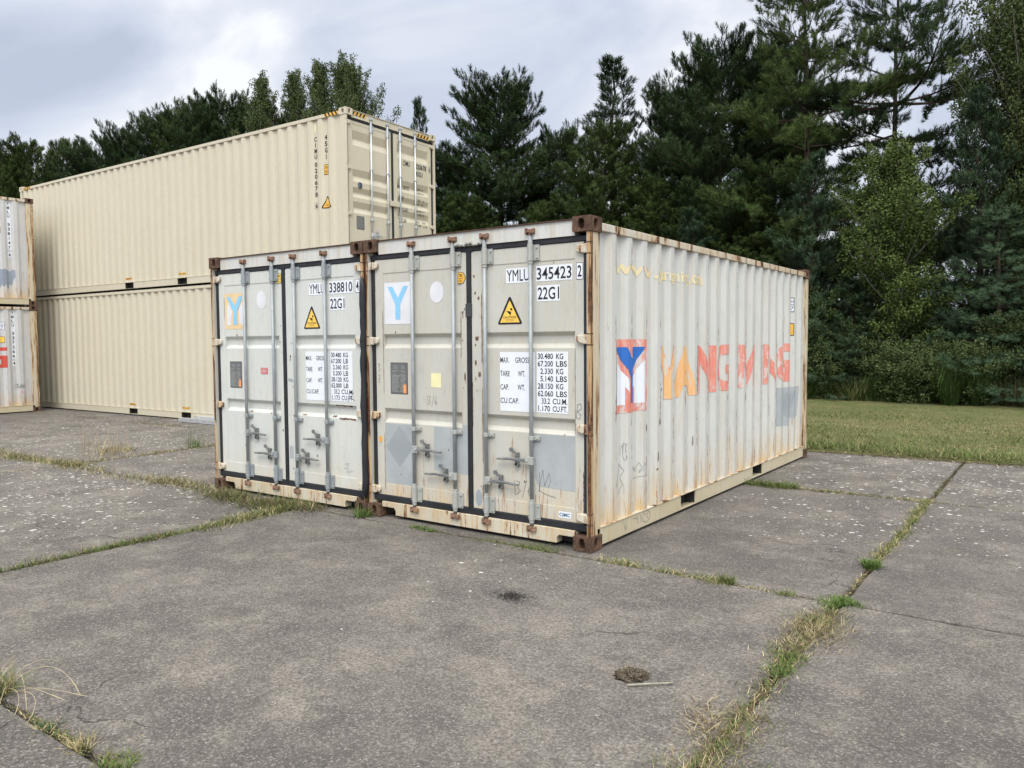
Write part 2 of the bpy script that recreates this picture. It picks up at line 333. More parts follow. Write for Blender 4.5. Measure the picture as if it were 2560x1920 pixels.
def side_profile(L, e0, p):
    """depth (outward positive) along y; crests at -.014, valleys at -.050"""
    cr, va = -.014, -.050; pr = [(0.10, va + .004), (e0 - .19, va + .004), (e0 - .141, va + .004), (e0 - .072, cr)]
    e = e0
    while True:
        pr.append((e, cr)); 
        if e + p > L - .16: break
        pr += [(e + .069, va), (e + .140, va), (e + p - .072, cr)]; e += p
    pr += [(e + .069, va), (L - .09, va)]
    return pr
def door_profile(H, kind):
    """depth (negative = inwards) along z, relative to front plane"""
    b = -.060; pr = [(0, b)]
    if kind == 'old': bands = [(.895, 1.025), (1.586, 1.714)]; dn, up = .030, .028; dp = .034
    else: bands = [(1.083, 1.288), (1.362, 1.542), (1.641, 1.862), (2.279, 2.541)]; dp = .040
    for lo, hi in bands:
        if kind == 'old': pr += [(lo, b), (lo + .032, b - dp), (hi - .030, b - dp), (hi, b)]
        else: m = lo + (hi - lo) * .40; pr += [(lo, b), (m, b - dp), (m + .02, b - dp), (hi, b)]
    return pr + [(H, b)]
def extr(mb, prof, axis_map, z0, z1):
    n = len(prof); vs = [axis_map(p, d, z0) for p, d in prof] + [axis_map(p, d, z1) for p, d in prof]
    mb.add(vs, [(i, i + 1, n + i + 1, n + i) for i in range(n - 1)])

def container(loc, rz, L, H, P, label, bars, hinges, slots, e0, pitch, kind, side_vis, group):
    root = empty('shipping_container', loc, rz); tag(root, label, 'shipping container', group)
    W2 = 1.219; mats = P
    for sx in (-1, 1):
        for (y0, yd) in ((0, 1), (L, -1)):
            for z0 in (0, H - .118): casting(root, sx, y0, yd, z0, mats['cast'] if z0 == 0 or 'cast_top' not in mats else mats['cast_top'])
    # posts
    for sx in (-1, 1):
        mb = MB()
        X = lambda x: sx * x
        mb.box(X(1.1795), X(1.211), .010, .055, .118, H - .118)            # front flange
        post = mb.build('corner_post', mats['post'], root, bev=.005)
        MB().box(X(1.160), X(1.209), .0555, .125, .118, H - .118).build('post_side', mats['post_side'], post, bev=.004)
        mb = MB(); mb.box(X(1.1), X(1.209), L - .012 - .10, L - .010, .118, H - .118); mb.build('corner_post', mats['post_side'], root, bev=.006)
        MB().box(X(1.1745), X(1.179), .016, .0555, .120, H - .120).build('post_inner_web', mats['web'], post)
        MB().box(X(1.165), X(1.204), .1255, .17, .16, H - .118).build('post_inner_flange', mats['post_side'], post)
    # header, sill
    hd = MB().box(-1.057, 1.057, .036, .12, H - .140, H - .020).build('door_header', mats['header'], root)
    MB().box(-1.057, 1.057, .022, .16, H - .0195, H - .010).build('header_lip', mats['lip'], hd)
    pts = [(-1.057, .095), (-.905, .095), (-.885, .07), (-.885, .028), (.885, .028), (.885, .07), (.905, .095), (1.057, .095), (1.057, .146), (-1.057, .146)]
    sill = MB(); n = len(pts)
    sill.prism_xz(pts, .032, .12); sill.build('door_sill', mats['sill'], root, bev=.004)
    MB().box(-1.15, 1.15, .125, .16, .03, .15).build('inner_sill', M['dark'], root)
    # gasket round the doors
    g = MB(); yg = .047
    g.box(-1.179, 1.179, yg, .12, H - .186, H - .141); g.box(-1.179, 1.179, yg, .12, .147, .205)
    g.box(-1.179, -1.127, yg + .004, .12, .205, H - .186); g.box(1.127, 1.179, yg + .004, .12, .205, H - .186)
    g.build('door_gasket', mats['gasket'], root, bev=.006)
    g = MB().box(-.027, .023, .044, .10, .19, H - .175)
    g.box(-.05, .045, .043, .10, H - .19, H - .155)
    g.build('centre_gasket', M['rubber'], root, bev=.006)
    # doors
    pr = door_profile(H, kind); z0, z1 = .206, H - .188; doors = {}
    for sx in (-1, 1):
        mb = MB()
        hx0, hx1 = (1.127, 1.047) if sx > 0 else (-1.127, -1.027)
        cx0, cx1 = (.024, .136) if sx > 0 else (-.028, -.092)
        mb.box(hx0, hx1, .054, .115, z0, z1); mb.box(cx0, cx1, .054, .115, z0, z1)
        a, b = sorted((hx1, cx1))
        mb.box(a, b, .0555, .10, z1 - .125 if kind == 'old' else z1 - .055, z1); mb.box(a, b, .0555, .10, z0, z0 + .110)
        dz = [(z, d) for z, d in pr if z0 + .05 < z < z1 - .06]; dz = [(z0 + .110, -.060)] + dz + [(z1 - (.125 if kind == 'old' else .055), -.060)]
        n = len(dz); vs = [(a, -d, z) for z, d in dz] + [(b, -d, z) for z, d in dz]; mb.add(vs, [(i, i + 1, n + i + 1, n + i) for i in range(n - 1)])
        d = mb.build('door', mats['door'], root, bev=.004); doors[sx] = d
        MB().tube([(a + .005, .0585, z0 + .11), (b - .005, .0585, z0 + .11)], .0035, 6).build('weld_seam', mats['door'], d)
        if kind == 'old': MB().tube([(a + .005, .0585, z1 - .125), (b - .005, .0585, z1 - .125)], .0035, 6).build('weld_seam', mats['door'], d)
        for hz in hinges:
            h = MB(); X = lambda x: sx * x
            poly = [(X(1.206), hz - .036), (X(1.145), hz - .038), (X(1.085), hz - .024), (X(1.074), hz - .012), (X(1.074), hz + .024), (X(1.085), hz + .032), (X(1.145), hz + .037), (X(1.206), hz + .036)]
            h.prism_xz(poly, .022, .056)
            h.build('hinge', mats['hinge'], d, bev=.008)
            MB().box(X(1.1785), X(1.2125), .0085, .05, hz - .047, hz - .038).build('hinge_lug', mats['lug'], d); MB().box(X(1.1785), X(1.2125), .0085, .05, hz + .038, hz + .046).build('hinge_lug', mats['lug'], d)
            MB().tube([(X(1.192), .030, hz - .052), (X(1.192), .030, hz + .052)], .013, 10).build('hinge_pin', mats['lug'], d)
    # locking bars
    hz_ = {0: .670, 1: .467, 2: .467, 3: .670}
    for i, bx in enumerate(bars):
        yb = .028; br = .0165 if kind == 'old' else .0155
        bar = MB().tube([(bx, yb, .14), (bx, yb, H - .11)], br, 14).build('locking_bar', mats['bar'], root, smooth=True)
        for s_, zc in ((1, H - .075), (-1, .112)):
            c = MB(); c.tube([(bx, yb, zc - s_ * .035), (bx, yb, zc + s_ * .004)], .014, 10); c.box(bx - .030, bx + .004, .006, .034, zc - .010, zc + .012)
            c.box(bx + .006, bx + .034, .004, .030, zc - .018, zc + .004); c.box(bx - .028, bx + .026, .012, .036, zc + .004, zc + .018)
            c.build('cam', mats['cam'], bar, bev=.004)
            MB().box(bx - .040, bx - .026, .004, .036, zc - .024, zc + .026).build('cam_keeper', mats['cam'], bar, bev=.003); MB().box(bx + .030, bx + .044, .006, .036, zc - .018, zc + .022).build('cam_keeper', mats['cam'], bar, bev=.003)
        for za, zb in ((H - .306, H - .182), (.187, .324)):
            t = MB(); t.box(bx - .022, bx + .074, .040, .054, za, zb); t.tube([(bx, yb, za - .004), (bx, yb, zb + .004)], .025, 14)
            t.tube([(bx, yb, za - .028), (bx, yb, za)], .0205, 12); t.tube([(bx, yb, zb), (bx, yb, zb + .03)], .0205, 12)
            q = t
            for zz in (za + .022, zb - .022):
                q.tube([(bx + .056, .030, zz), (bx + .056, .041, zz)], .0085, 10)
                q.tube([(bx - .016, .0005, zz), (bx - .016, .008, zz)], .005, 8)
            t.build('bearing_bracket', mats['fit'], bar, bev=.004)
        for zg in mats['guides']:
            t = MB(); t.box(bx - .018, bx + .072, .038, .056, zg - .016, zg + .020); t.tube([(bx, yb, zg - .016), (bx, yb, zg + .020)], .0235, 12)
            t.tube([(bx + .052, .028, zg + .002), (bx + .052, .039, zg + .002)], .009, 10)
            t.build('guide_bracket', mats['fit'], bar, bev=.003)
        sgn = 1 if i in (0, 2) else -1; zh = hz_[i] + (0 if kind == 'old' else HZN)
        t = MB(); t.box(bx + sgn * .012, bx + sgn * .052, .006, .032, zh - .032, zh + .030); t.tube([(bx, yb, zh - .034), (bx, yb, zh + .032)], .0215, 12)
        t.tube([(bx + sgn * .036, -.002, zh), (bx + sgn * .036, .034, zh)], .012, 10); t.build('handle_hub', mats['fit'], bar, bev=.003)
        t = MB(); hx = lambda u: bx + sgn * u
        t.prism_xz([(hx(.046), zh - .016), (hx(.16), zh - .013), (hx(.20), zh - .008), (hx(.335), zh - .014), (hx(.338), zh + .002), (hx(.21), zh + .013), (hx(.16), zh + .012), (hx(.046), zh + .014)], .006, .017)
        t.box(hx(.12), hx(.24), .001, .022, zh - .001, zh + .006); t.box(hx(.25), hx(.337), .0, .023, zh - .013, zh + .002)
        t.build('handle', mats['handle'], bar, bev=.003)
        cxx = hx(.150) if i in (0, 3) else hx(.115 if i == 1 else .145)
        t = MB(); t.box(cxx - .013, cxx + .013, .022, .058, zh - .05, zh + .055); t.tube([(cxx, .022, zh - .047), (cxx, .056, zh - .047)], .019, 12)
        t.prism_xz([(cxx + .013, zh + .030), (cxx + .012, zh + .058), (cxx - .010, zh + .072), (cxx - .030, zh + .066), (cxx - .024, zh + .048), (cxx - .008, zh + .050), (cxx - .005, zh + .030)], .012, .024)
        t.tube([(cxx - .044, .010, zh + .078), (cxx - .044, .026, zh + .078)], .020, 10); t.tube([(cxx - .016, .006, zh + .062), (cxx - .016, .020, zh + .062)], .011, 8)
        t.build('handle_catch', mats['handle'], bar, bev=.002)
    # rails, sides, ends, roof, floor
    prof = side_profile(L, e0, pitch); faces = {}
    for sx in (-1, 1):
        MB().box(sx * 1.212, sx * 1.150, .1785, L - .1785, H - .100, H - .038).build('top_rail', mats['rail'], root, bev=.005)
        mb = MB(); x0, x1 = sx * 1.206, sx * 1.196
        seg = [.1785] + [v for s_ in slots for v in s_] + [L - .1785]
        for a, b in zip(seg[0::2], seg[1::2]): mb.box(x0, x1, a, b, .036, .163); mb.box(x0, sx * 1.16, a, b, .026, .0355)
        rail = mb.build('bottom_rail', mats['brail'], root)
        MB().box(sx * 1.2125, sx * 1.14, .1785, L - .1785, .1635, .170).build('rail_flange', mats['flange'], rail)
        mb = MB(); extr(mb, prof, lambda p, d, z: (sx * (W2 + d), p, z), .1705, H - .1005)
        MB_ = mb.build('side_panel', mats['side'], root, recalc=False)
        for a, b in slots:
            pk = MB(); pk.box(sx * 1.195, sx * .2, a - .006, a, .036, .16); pk.box(sx * 1.195, sx * .2, b, b + .006, .036, .16); pk.box(sx * 1.195, sx * .2, a, b, .154, .160); pk.box(sx * 1.204, sx * .2, a, b, .020, .026)
            pk.build('forklift_pocket', M['dark'], root); MB().box(sx * 1.2045, sx * 1.10, a, b, .0262, .030).build('pocket_floor', mats['brail'], root); MB().box(sx * 1.09, sx * 1.08, a - .02, b + .02, .012, .154).build('pocket_shade_panel', M['dark'], root)  # pocket shade put into the dark colour; panel added to blacken the slot
        if sx > 0: mp = lambda a, b, d: Vector((W2 + d, a, b))
        else: mp = lambda a, b, d: Vector((-(W2 + d), a, b))
        faces[sx] = Face(MB_, mp, prof, 0)
    ep = side_profile(2.438, .441, .281)
    mb = MB(); extr(mb, [(p - 1.219, d) for p, d in ep], lambda p, d, z: (p, L + d, z), .16, H - .1); mb.build('front_wall', mats['side'], root, recalc=False)
    MB().box(-1.057, 1.057, L - .06, L - .02, 0.03, .16).build('front_sill', mats['brail'], root); MB().box(-1.057, 1.057, L - .07, L - .02, H - .10, H - .02).build('front_header', mats['brail'], root)
    mb = MB(); y = .17; vs = []; zr = H - .026
    pr_ = []
    while y < L - .2: pr_ += [(y, zr), (y + .09, zr), (y + .105, zr - .02), (y + .195, zr - .02)]; y += .21
    n = len(pr_); mb.add([(-1.155, a, b) for a, b in pr_] + [(1.155, a, b) for a, b in pr_], [(i, i + 1, n + i + 1, n + i) for i in range(n - 1)])
    mb.build('roof_panel', mats['rail'], root)
    mb = MB().box(-1.15, 1.15, .16, L - .08, .155, .1625)
    y = .5
    while y < L - .3:
        if not any(a - .1 < y < b + .1 for a, b in slots): mb.box(-1.14, 1.14, y, y + .05, .04, .154)
        y += .3
    mb.build('floor_frame', M['dark'], root)
    mp = lambda a, b, d: Vector((a, -d, b))
    faces['door'] = {s_: Face(doors[s_], mp, pr, 1) for s_ in (-1, 1)}
    faces['stile'] = {s_: Face(doors[s_], mp, [(0, -.054), (H, -.054)], 1) for s_ in (-1, 1)}
    faces['root'] = root; faces['doors'] = doors
    return faces

OLD = dict(web=M['door_grey'], cast=M['casting'], post=M['post_rust'], post_side=M['post_side'], header=M['header_w'], lip=M['casting_lip'], sill=M['sill_w'], gasket=M['rubber'], hinge=M['hinge_w'], lug=M['casting'],
           bar=M['bar_old'], cam=M['cam'], fit=M['fit_old'], handle=M['handle'], guides=(.852,), rail=M['rail_w'], brail=M['brail'], flange=M['rail_w'], side=M['side_white'], door=M['door_grey'])
OLD_R = dict(OLD); OLD_L = dict(OLD, door=M['door_white'], fit=M['bar_old']); OLD_F = dict(OLD, side=M['side_white_b'])
NEW = dict(web=M['beige_dk'], cast=M['beige_dk'], post=M['beige_dk'], post_side=M['beige_dk'], header=M['beige'], lip=M['beige_dk'], sill=M['beige'], gasket=M['rubber'], hinge=M['beige'], lug=M['beige_dk'],
           bar=M['bar_new'], cam=M['bar_new'], fit=M['bar_new'], handle=M['bar_new'], guides=(1.0, 1.905), rail=M['beige_dk'], brail=M['beige_dk'], flange=M['beige_dk'], side=M['beige'], door=M['beige'])
HZN = .06
H20, H40 = 2.591, 2.896
BO = (-.637, -.157, .187, .650); HO = (2.348, 1.652, .954, .256); SO = [(1.734, 2.090), (3.792, 4.141)]
BN = (-.580, -.150, .195, .625); HN = (2.66, 1.87, 1.06, .26); SN = [(4.87, 5.22), (6.93, 7.28)]
gA = 'white shipping containers'; gB = 'beige high containers stacked two high'
cR = container((-1.219, 0, 0), 0, 6.058, H20, OLD_R, 'nearest white container, rusty corner post and large faded red letters along its side', BO, HO, SO, .441, .281, 'old', 1, gA)
cL = container((-1.219 - 2.438 - .014, 0, 0), 0, 6.058, H20, OLD_L, 'white container with peeling orange and blue emblem on its left door', BO, HO, SO, .441, .281, 'old', 1, gA)
a40 = 1.5904; P40 = Vector((-7.4996 + 1.219 * math.cos(a40), 4.4981 + 1.219 * math.sin(a40), 0))
cB = container((P40.x, P40.y, 0), a40, 12.192, H40, NEW, 'long clean beige container on the ground, lower one of the beige stack', BN, HN, SN, .46, .275, 'new', -1, gB)
cT = container((P40.x, P40.y, H40 - .012), a40, 12.192, H40, NEW, 'long clean beige container on top of the beige stack, with hazard stripes', BN, HN, SN, .46, .275, 'new', -1, gB)
aF = math.pi - .0139; PF = Vector((-17.6951, 3.7255, 0)) + Vector((math.cos(aF), math.sin(aF), 0)) * 1.219
cF0 = container((PF.x, PF.y, 0), aF, 6.058, H20, OLD_F, 'white container at the left picture edge, lower of its stack, red letter G', BO, HO, SO, .441, .281, 'old', -1, gA)
cF1 = container((PF.x, PF.y, H20 + .002), aF, 6.058, H20, OLD_F, 'white container at the left picture edge, upper of its stack, slate grey blotch', BO, HO, SO, .441, .281, 'old', -1, gA)

# ---- markings on the doors of the two white containers
def caution(F, cx, z0, z1, w):
    h = z1 - z0
    F.put(poly2d([(cx - w / 2 + .008, z0), (cx + w / 2 - .008, z0), (cx + w / 2, z0 + .012), (cx + .010, z1 - .004), (cx, z1), (cx - .010, z1 - .004), (cx - w / 2, z0 + .012)]), M['black'], 'warning_triangle', .002)
    F.put(poly2d([(cx - w * .41, z0 + h * .065), (cx + w * .41, z0 + h * .065), (cx, z1 - h * .13)]), M['yellow'], 'warning_field', .003)
    F.put(join2d(poly2d([(cx - w * .16, z0 + h * .50), (cx + w * .06, z0 + h * .46), (cx + w * .04, z0 + h * .32)]), poly2d([(cx + w * .015, z0 + h * .53), (cx + w * .10, z0 + h * .49), (cx + w * .115, z0 + h * .57), (cx + w * .04, z0 + h * .60)])), M['black'], 'warning_pictogram', .004)
    F.put(text2d('CAUTION!', cx - w * .27, z0 + h * .215, cx + w * .27, z0 + h * .30, .01), M['black'], 'warning_text', .004)
    F.put(join2d(text2d('CONTAINER LIFT', cx - w * .19, z0 + h * .16, cx + w * .19, z0 + h * .19), text2d('2591 mm MAX', cx - w * .17, z0 + h * .11, cx + w * .17, z0 + h * .14)), M['black'], 'warning_small_print', .004)
def weights(F, num, chk, vals, lbs, x1):
    S = M['sticker']
    F.put(rect2d(.386, 2.116, .640, 2.236), S, 'number_sticker'); F.put(text2d('YMLU', .394, 2.130, .618, 2.224, 0), M['black'], 'number_lettering', .0035)
    F.put(rect2d(.685, 2.117, 1.023, 2.240), S, 'number_sticker'); F.put(text2d(num, .692, 2.130, 1.015, 2.226, .010), M['black'], 'number_lettering', .0035)
    F.put(rect2d(.690, 1.958, .910, 2.083), S, 'number_sticker'); F.put(text2d('22G1', .700, 1.972, .902, 2.070, .010), M['black'], 'number_lettering', .0035)
    caution(F, .422, 1.780, 2.006, .244)
    F.put(rect2d(.317, 1.061, .668, 1.552), S, 'weight_sticker'); F.put(rect2d(.685, 1.064, x1, 1.556), S, 'weight_sticker')
    L = []
    for t, xa, xb, z in (('MAX.', .322, .412, 1.486), ('GROSS', .474, .614, 1.486), ('TARE', .322, .416, 1.374), ('WT.', .500, .572, 1.374), ('CAP.', .322, .408, 1.262), ('WT.', .496, .570, 1.262), ('CU.CAP.', .322, .510, 1.150)):
        L.append(text2d(t, xa, z - .0225, xb, z + .0225, .003))
    for k, (v, un) in enumerate(zip(vals, lbs)):
        z = 1.519 - k * .0600; x0_ = {6: .697, 5: .722, 4: .733}[len(v)] if k < 7 else .700; xr = .842 if k < 6 else .812
        L.append(text2d(v, x0_, z - .0225, xr, z + .0225, .010)); u0 = .872 if k < 6 else .838
        L.append(text2d(un, u0, z - .0225, (.938 if un in ('KG', 'LB') else .972) if k < 6 else x1 - .008, z + .0225, .010))
    F.put(join2d(*L), M['black'], 'weight_lettering', .0035)
fr, fl = cR['door'][1], cR['door'][-1]
weights(fr, '345423', '2', ('30.480', '67.200', '2.330', '5.140', '28.150', '62.060', '33.2', '1.170'), ('KG', 'LBS', 'KG', 'LBS', 'KG', 'LBS', 'CU.M.', 'CU.FT.'), .983)
def checkdigit(F, d):
    F.put(rect2d(1.062, 2.114, 1.124, 2.243), M['black'], 'check_digit_frame', .002); F.put(rect2d(1.066, 2.118, 1.120, 2.239), M['sticker'], 'check_digit_sticker', .003)
    F.put(text2d(d, 1.075, 2.135, 1.111, 2.224, .014), M['black'], 'check_digit', .0045)
checkdigit(cR['stile'][1], '2'); checkdigit(cL['stile'][1], '4')
f2 = cL['door'][1]
weights(f2, '338810', '4', ('30.480', '67.200', '2.360', '5.200', '28.120', '62.000', '33.2', '1.173'), ('KG', 'LB', 'KG', 'LB', 'KG', 'LB', 'CU.M', 'CU.FT'), 1.000)
# left doors: emblem, white disc, plates
fl.put(rect2d(-1.011, 1.806, -.640, 2.187), M['sticker_old'], 'emblem_sticker'); 
fl.put(poly2d([(-.966, 2.150), (-.908, 2.150), (-.838, 2.045), (-.770, 2.150), (-.712, 2.150), (-.812, 1.985), (-.812, 1.848), (-.872, 1.848), (-.872, 1.985)]), M['ltblue'], 'emblem_letter', .0035)
fl.put(ell2d(-.370, 2.077, .080, .094), M['sticker_old'], 'round_sticker')
g = cL['door'][-1]
g.put(rect2d(-1.026, 1.797, -.650, 2.187), M['peach'], 'emblem_sticker', label='peeling orange emblem sticker')
g.put(join2d(poly2d([(-.990, 1.838), (-.920, 1.838), (-.915, 1.92), (-.905, 1.95), (-.893, 1.97), (-.897, 2.0), (-.955, 2.09), (-.985, 2.03), (-.993, 1.93)]), poly2d([(-.770, 1.87), (-.722, 1.838), (-.675, 1.845), (-.68, 2.09), (-.70, 2.11), (-.775, 2.0)])), M['sticker_old'], 'emblem_letter', .003)
g.put(poly2d([(-.988, 2.150), (-.935, 2.158), (-.915, 2.13), (-.838, 2.050), (-.775, 2.145), (-.748, 2.155), (-.715, 2.150), (-.718, 2.12), (-.765, 2.05), (-.808, 1.985), (-.812, 1.90), (-.808, 1.846), (-.872, 1.842), (-.878, 1.93), (-.870, 1.985), (-.93, 2.07)]), M['ltblue'], 'emblem_letter', .0045)
g.put(ell2d(-.378, 2.100, .079, .094), M['sticker_old'], 'round_sticker')
for F, x0, z0, x1, z1 in ((fl, -.942, 1.166, -.735, 1.448), (g, -.955, 1.154, -.750, 1.436)):
    F.put(rect2d(x0 - .004, z0 - .004, x1 + .004, z1 + .004), M['black'], 'plate_edge', .002); F.put(rect2d(x0, z0, x1, z1), M['plate'], 'data_plate', .003)
    rnd = random.Random(3); ls = []
    for k in range(22):
        z = z1 - .028 - k * .0112
        if k in (3, 6): continue
        a, b = (x0 + .03, x1 - .03) if k < 3 else (x0 + .012, x1 - .012 - rnd.random() * .03)
        ls.append(rect2d(a, z, a + (b - a) * rnd.uniform(.3, .62), z + .0035)); ls.append(rect2d(a + (b - a) * .68, z, b, z + .0035))
    F.put(join2d(*ls), M['fit_old'], 'plate_engraving', .0038)
    F.put(rect2d(x1 - .048, z0 + .006, x1 - .012, z0 + .085), M['orange'], 'plate_tab', .005)
fl.put(rect2d(-.448, 1.234, -.329, 1.362), M['cream'], 'square_sticker')
g.put(rect2d(-.417, 1.310, -.299, 1.376), M['redlab'], 'red_label'); g.put(join2d(*[rect2d(-.408, 1.362 - k * .014, -.308 - (k % 2) * .01, 1.366 - k * .014) for k in range(4)]), M['sticker'], 'label_print', .0035)
s_ = cR['stile'][-1]; t_ = cL['stile'][-1]
# yellow tir plates
fl.put(poly2d([(-.125, 2.138), (-.062, 2.138), (-.033, 2.186), (-.062, 2.235), (-.125, 2.235)]), M['black'], 'tir_plate', .009); fl.put(poly2d([(-.121, 2.142), (-.064, 2.142), (-.038, 2.186), (-.064, 2.231), (-.121, 2.231)]), M['amber'], 'tir_plate_field', .010)
fl.put(join2d(text2d('TIR', -.115, 2.196, -.070, 2.220, .02), text2d('PLATE', -.115, 2.176, -.066, 2.188), text2d('HERE', -.115, 2.154, -.074, 2.166)), M['black'], 'tir_lettering', .011)
g.put(rect2d(-.111, 2.258, -.036, 2.359), M['black'], 'tir_plate', .009); g.put(rect2d(-.107, 2.262, -.040, 2.355), M['yellow'], 'tir_plate_field', .010)
g.put(join2d(text2d('TIR', -.102, 2.322, -.052, 2.345, .02), text2d('PLATE', -.102, 2.296, -.046, 2.308), text2d('HERE', -.102, 2.272, -.054, 2.284)), M['black'], 'tir_lettering', .011)
# touch-up paint
fl.put(rect2d(-1.024, .320, -.665, .884), M['patch'], 'paint_patch', .0015); fl.put(poly2d([(-.845, .478), (-.672, .680), (-.845, .872), (-1.016, .665)]), M['patch2'], 'paint_patch', .0022, label='darker diamond shape in the grey touch-up paint')
fl.put(rect2d(-.424, .490, -.094, .884), M['patch'], 'paint_patch', .0015); s_.put(rect2d(-.091, .487, -.029, .92), M['patch'], 'paint_patch', .0015)
fr.put(poly2d([(.655, .892), (1.046, .892), (1.046, .452), (.720, .462), (.690, .475), (.664, .53)]), M['patch'], 'paint_patch', .0015)
fr.put(rect2d(.345, .242, .545, .290), M['patch2'], 'paint_patch', -.002); cR['stile'][1].put(ell2d(.085, .30, .035, .07), M['patch2'], 'paint_patch', .0015)
s_.put(ell2d(-1.083, .730, .022, .030), M['amber'], 'round_reflector', .003); s_.put(ell2d(-1.083, .730, .011, .015), M['orange'], 'reflector_centre', .004)
cL['stile'][1].put(rect2d(.040, .44, .100, .57), M['patch'], 'paint_patch', .0015); cL['stile'][1].put(poly2d([(.042, 1.275), (.105, 1.268), (.125, 1.25), (.12, 1.235), (.045, 1.245)]), M['patch2'], 'paint_patch', .0015)
g.put(rect2d(-.62, .04, -.40, .1), M['patch'], 'paint_patch', .033) if False else None
fr.put(rect2d(.893, .231, 1.010, .283), M['sticker'], 'maker_sticker', .004 + .002); fr.put(text2d('CIMC', .900, .244, .998, .272, .02), M['navy'], 'maker_lettering', .0075)
# scraped rust on the folds of the twin's right door
def ragged(x0, x1, z, h, seed):
    rd = random.Random(seed); n = 14; up = [(x0 + (x1 - x0) * i / n, z + h * rd.uniform(.2, .6)) for i in range(n + 1)]; dn = [(x0 + (x1 - x0) * i / n, z - h * rd.uniform(.1, .6)) for i in range(n, -1, -1)]
    return poly2d(up[1:-1] + [(x1, z)] + dn[1:-1] + [(x0, z)])
for x0, x1, z, h, sd_ in ((.743, 1.003, 1.020, .018, 1), (.795, 1.040, .893, .022, 2), (.69, .75, .91, .02, 3), (.24, .31, .905, .012, 4)): f2.put(ragged(x0, x1, z, h, sd_), M['rustmark'], 'rust_scrape', .0025)
g.put(ragged(-.62, -.57, .90, .014, 5), M['rustmark'], 'rust_scrape', .0025)
cR['stile'][1].put(join2d(ragged(.06, .10, 1.67, .03, 6), ragged(.062, .092, 1.655, .02, 7), ragged(.055, .075, 1.46, .05, 8), ragged(.09, .12, 1.36, .05, 9), ragged(.06, .068, 1.32, .04, 10)), M['rustmark'], 'rust_scrape', .002)
s_.put(join2d(ragged(-.062, -.045, 1.33, .09, 11), ragged(-.075, -.068, 1.86, .05, 12)), M['rustmark'], 'rust_scrape', .002)
def vragged(x, z0, z1, w_, seed):
    rd = random.Random(seed); n = 26; a = [(x - w_ * rd.uniform(.1, .6), z0 + (z1 - z0) * i / n) for i in range(n + 1)]; b = [(x + w_ * rd.uniform(.1, .6), z0 + (z1 - z0) * i / n) for i in range(n, -1, -1)]
    return poly2d([(x, z0)] + a[1:-1] + [(x, z1)] + b[1:-1])
SR, SL_, TR, TL = cR['stile'][1], cR['stile'][-1], cL['stile'][1], cL['stile'][-1]
for F, x, z0, z1, w_, sd_ in ((SR, .133, 1.45, 2.05, .010, 1), (SR, .134, .60, 1.25, .007, 2), (SR, .132, .28, .42, .012, 3), (SL_, -1.030, 1.15, 1.95, .007, 4), (SL_, -1.030, .25, .80, .006, 5), (SL_, -.094, 1.5, 1.9, .006, 6), (SR, 1.050, .9, 1.6, .005, 7), (TR, .134, .9, 1.2, .007, 8), (TL, -1.03, 1.9, 2.15, .006, 9), (SR, 1.125, .22, .62, .010, 10), (SL_, -1.124, 1.9, 2.3, .006, 11), (TL, -1.124, .4, 1.1, .006, 12), (SR, .030, .9, 1.3, .006, 13)):
    F.put(vragged(x, z0, z1, w_, sd_), M['rustmark'], 'rust_line', .0022)
rd = random.Random(21)
for F in (SR, SL_, TR, TL, fr, fl, f2, g):
    for k in range(7 if F in (SR, TR) else 4):
        if F in (SR, TR): x, z = rd.uniform(.05, .125), rd.uniform(.3, 2.2)
        elif F in (SL_, TL): x, z = rd.uniform(-.085, -.035), rd.uniform(.3, 2.2)
        elif F in (fr, f2): x, z = rd.uniform(.2, 1.02), rd.choice((rd.uniform(.35, .8), 2.26, .9))
        else: x, z = rd.uniform(-1.0, -.12), rd.choice((rd.uniform(.35, .8), 1.73, .9))
        r_ = rd.uniform(.004, .012); F.put(poly2d([(x + r_ * rd.uniform(.5, 1.2) * math.cos(t), z + r_ * rd.uniform(.6, 1.8) * math.sin(t)) for t in [6.28 * i / 7 for i in range(7)]]), M['rustmark'], 'rust_spot', .0024)
# chalk and pencil writing
def digit136(x, z, h):
    return [[(x, z + h), (x + .01, z)], [(x + .02 * h / .1, z + h * .95), (x + .045 * h / .1, z + h * .9), (x + .03 * h / .1, z + h * .5), (x + .05 * h / .1, z + h * .3), (x + .02 * h / .1, z + .05 * h)],
            [(x + .10 * h / .1, z + h * 1.05), (x + .065 * h / .1, z - .1 * h)], [(x + .135 * h / .1, z + h * .9), (x + .11 * h / .1, z + .35 * h), (x + .12 * h / .1, z + .1 * h), (x + .14 * h / .1, z + .2 * h), (x + .13 * h / .1, z + .4 * h), (x + .11 * h / .1, z + .3 * h)]]
fl.put(strokes2d(digit136(-.500, 1.075, .085), .0035), M['pencil'], 'pencil_writing'); fr.put(strokes2d(digit136(.455, .365, .125), .005), M['pencil'], 'pencil_writing')
fr.put(strokes2d([[(.71, .575), (.705, .42)], [(.705, .44), (.74, .60), (.755, .47), (.80, .575), (.815, .51), (.79, .46)], [(.70, .43), (.755, .405), (.86, .385)], [(.855, .49), (.86, .49)]], .005), M['pencil'], 'pencil_writing')
cR['stile'][1].put(strokes2d([[(1.070, 1.14), (1.058, 1.04)], [(1.066, 1.14), (1.10, 1.15), (1.105, 1.11), (1.066, 1.09), (1.10, 1.06), (1.09, 1.03), (1.058, 1.04)]], .004), M['pencil'], 'pencil_writing')
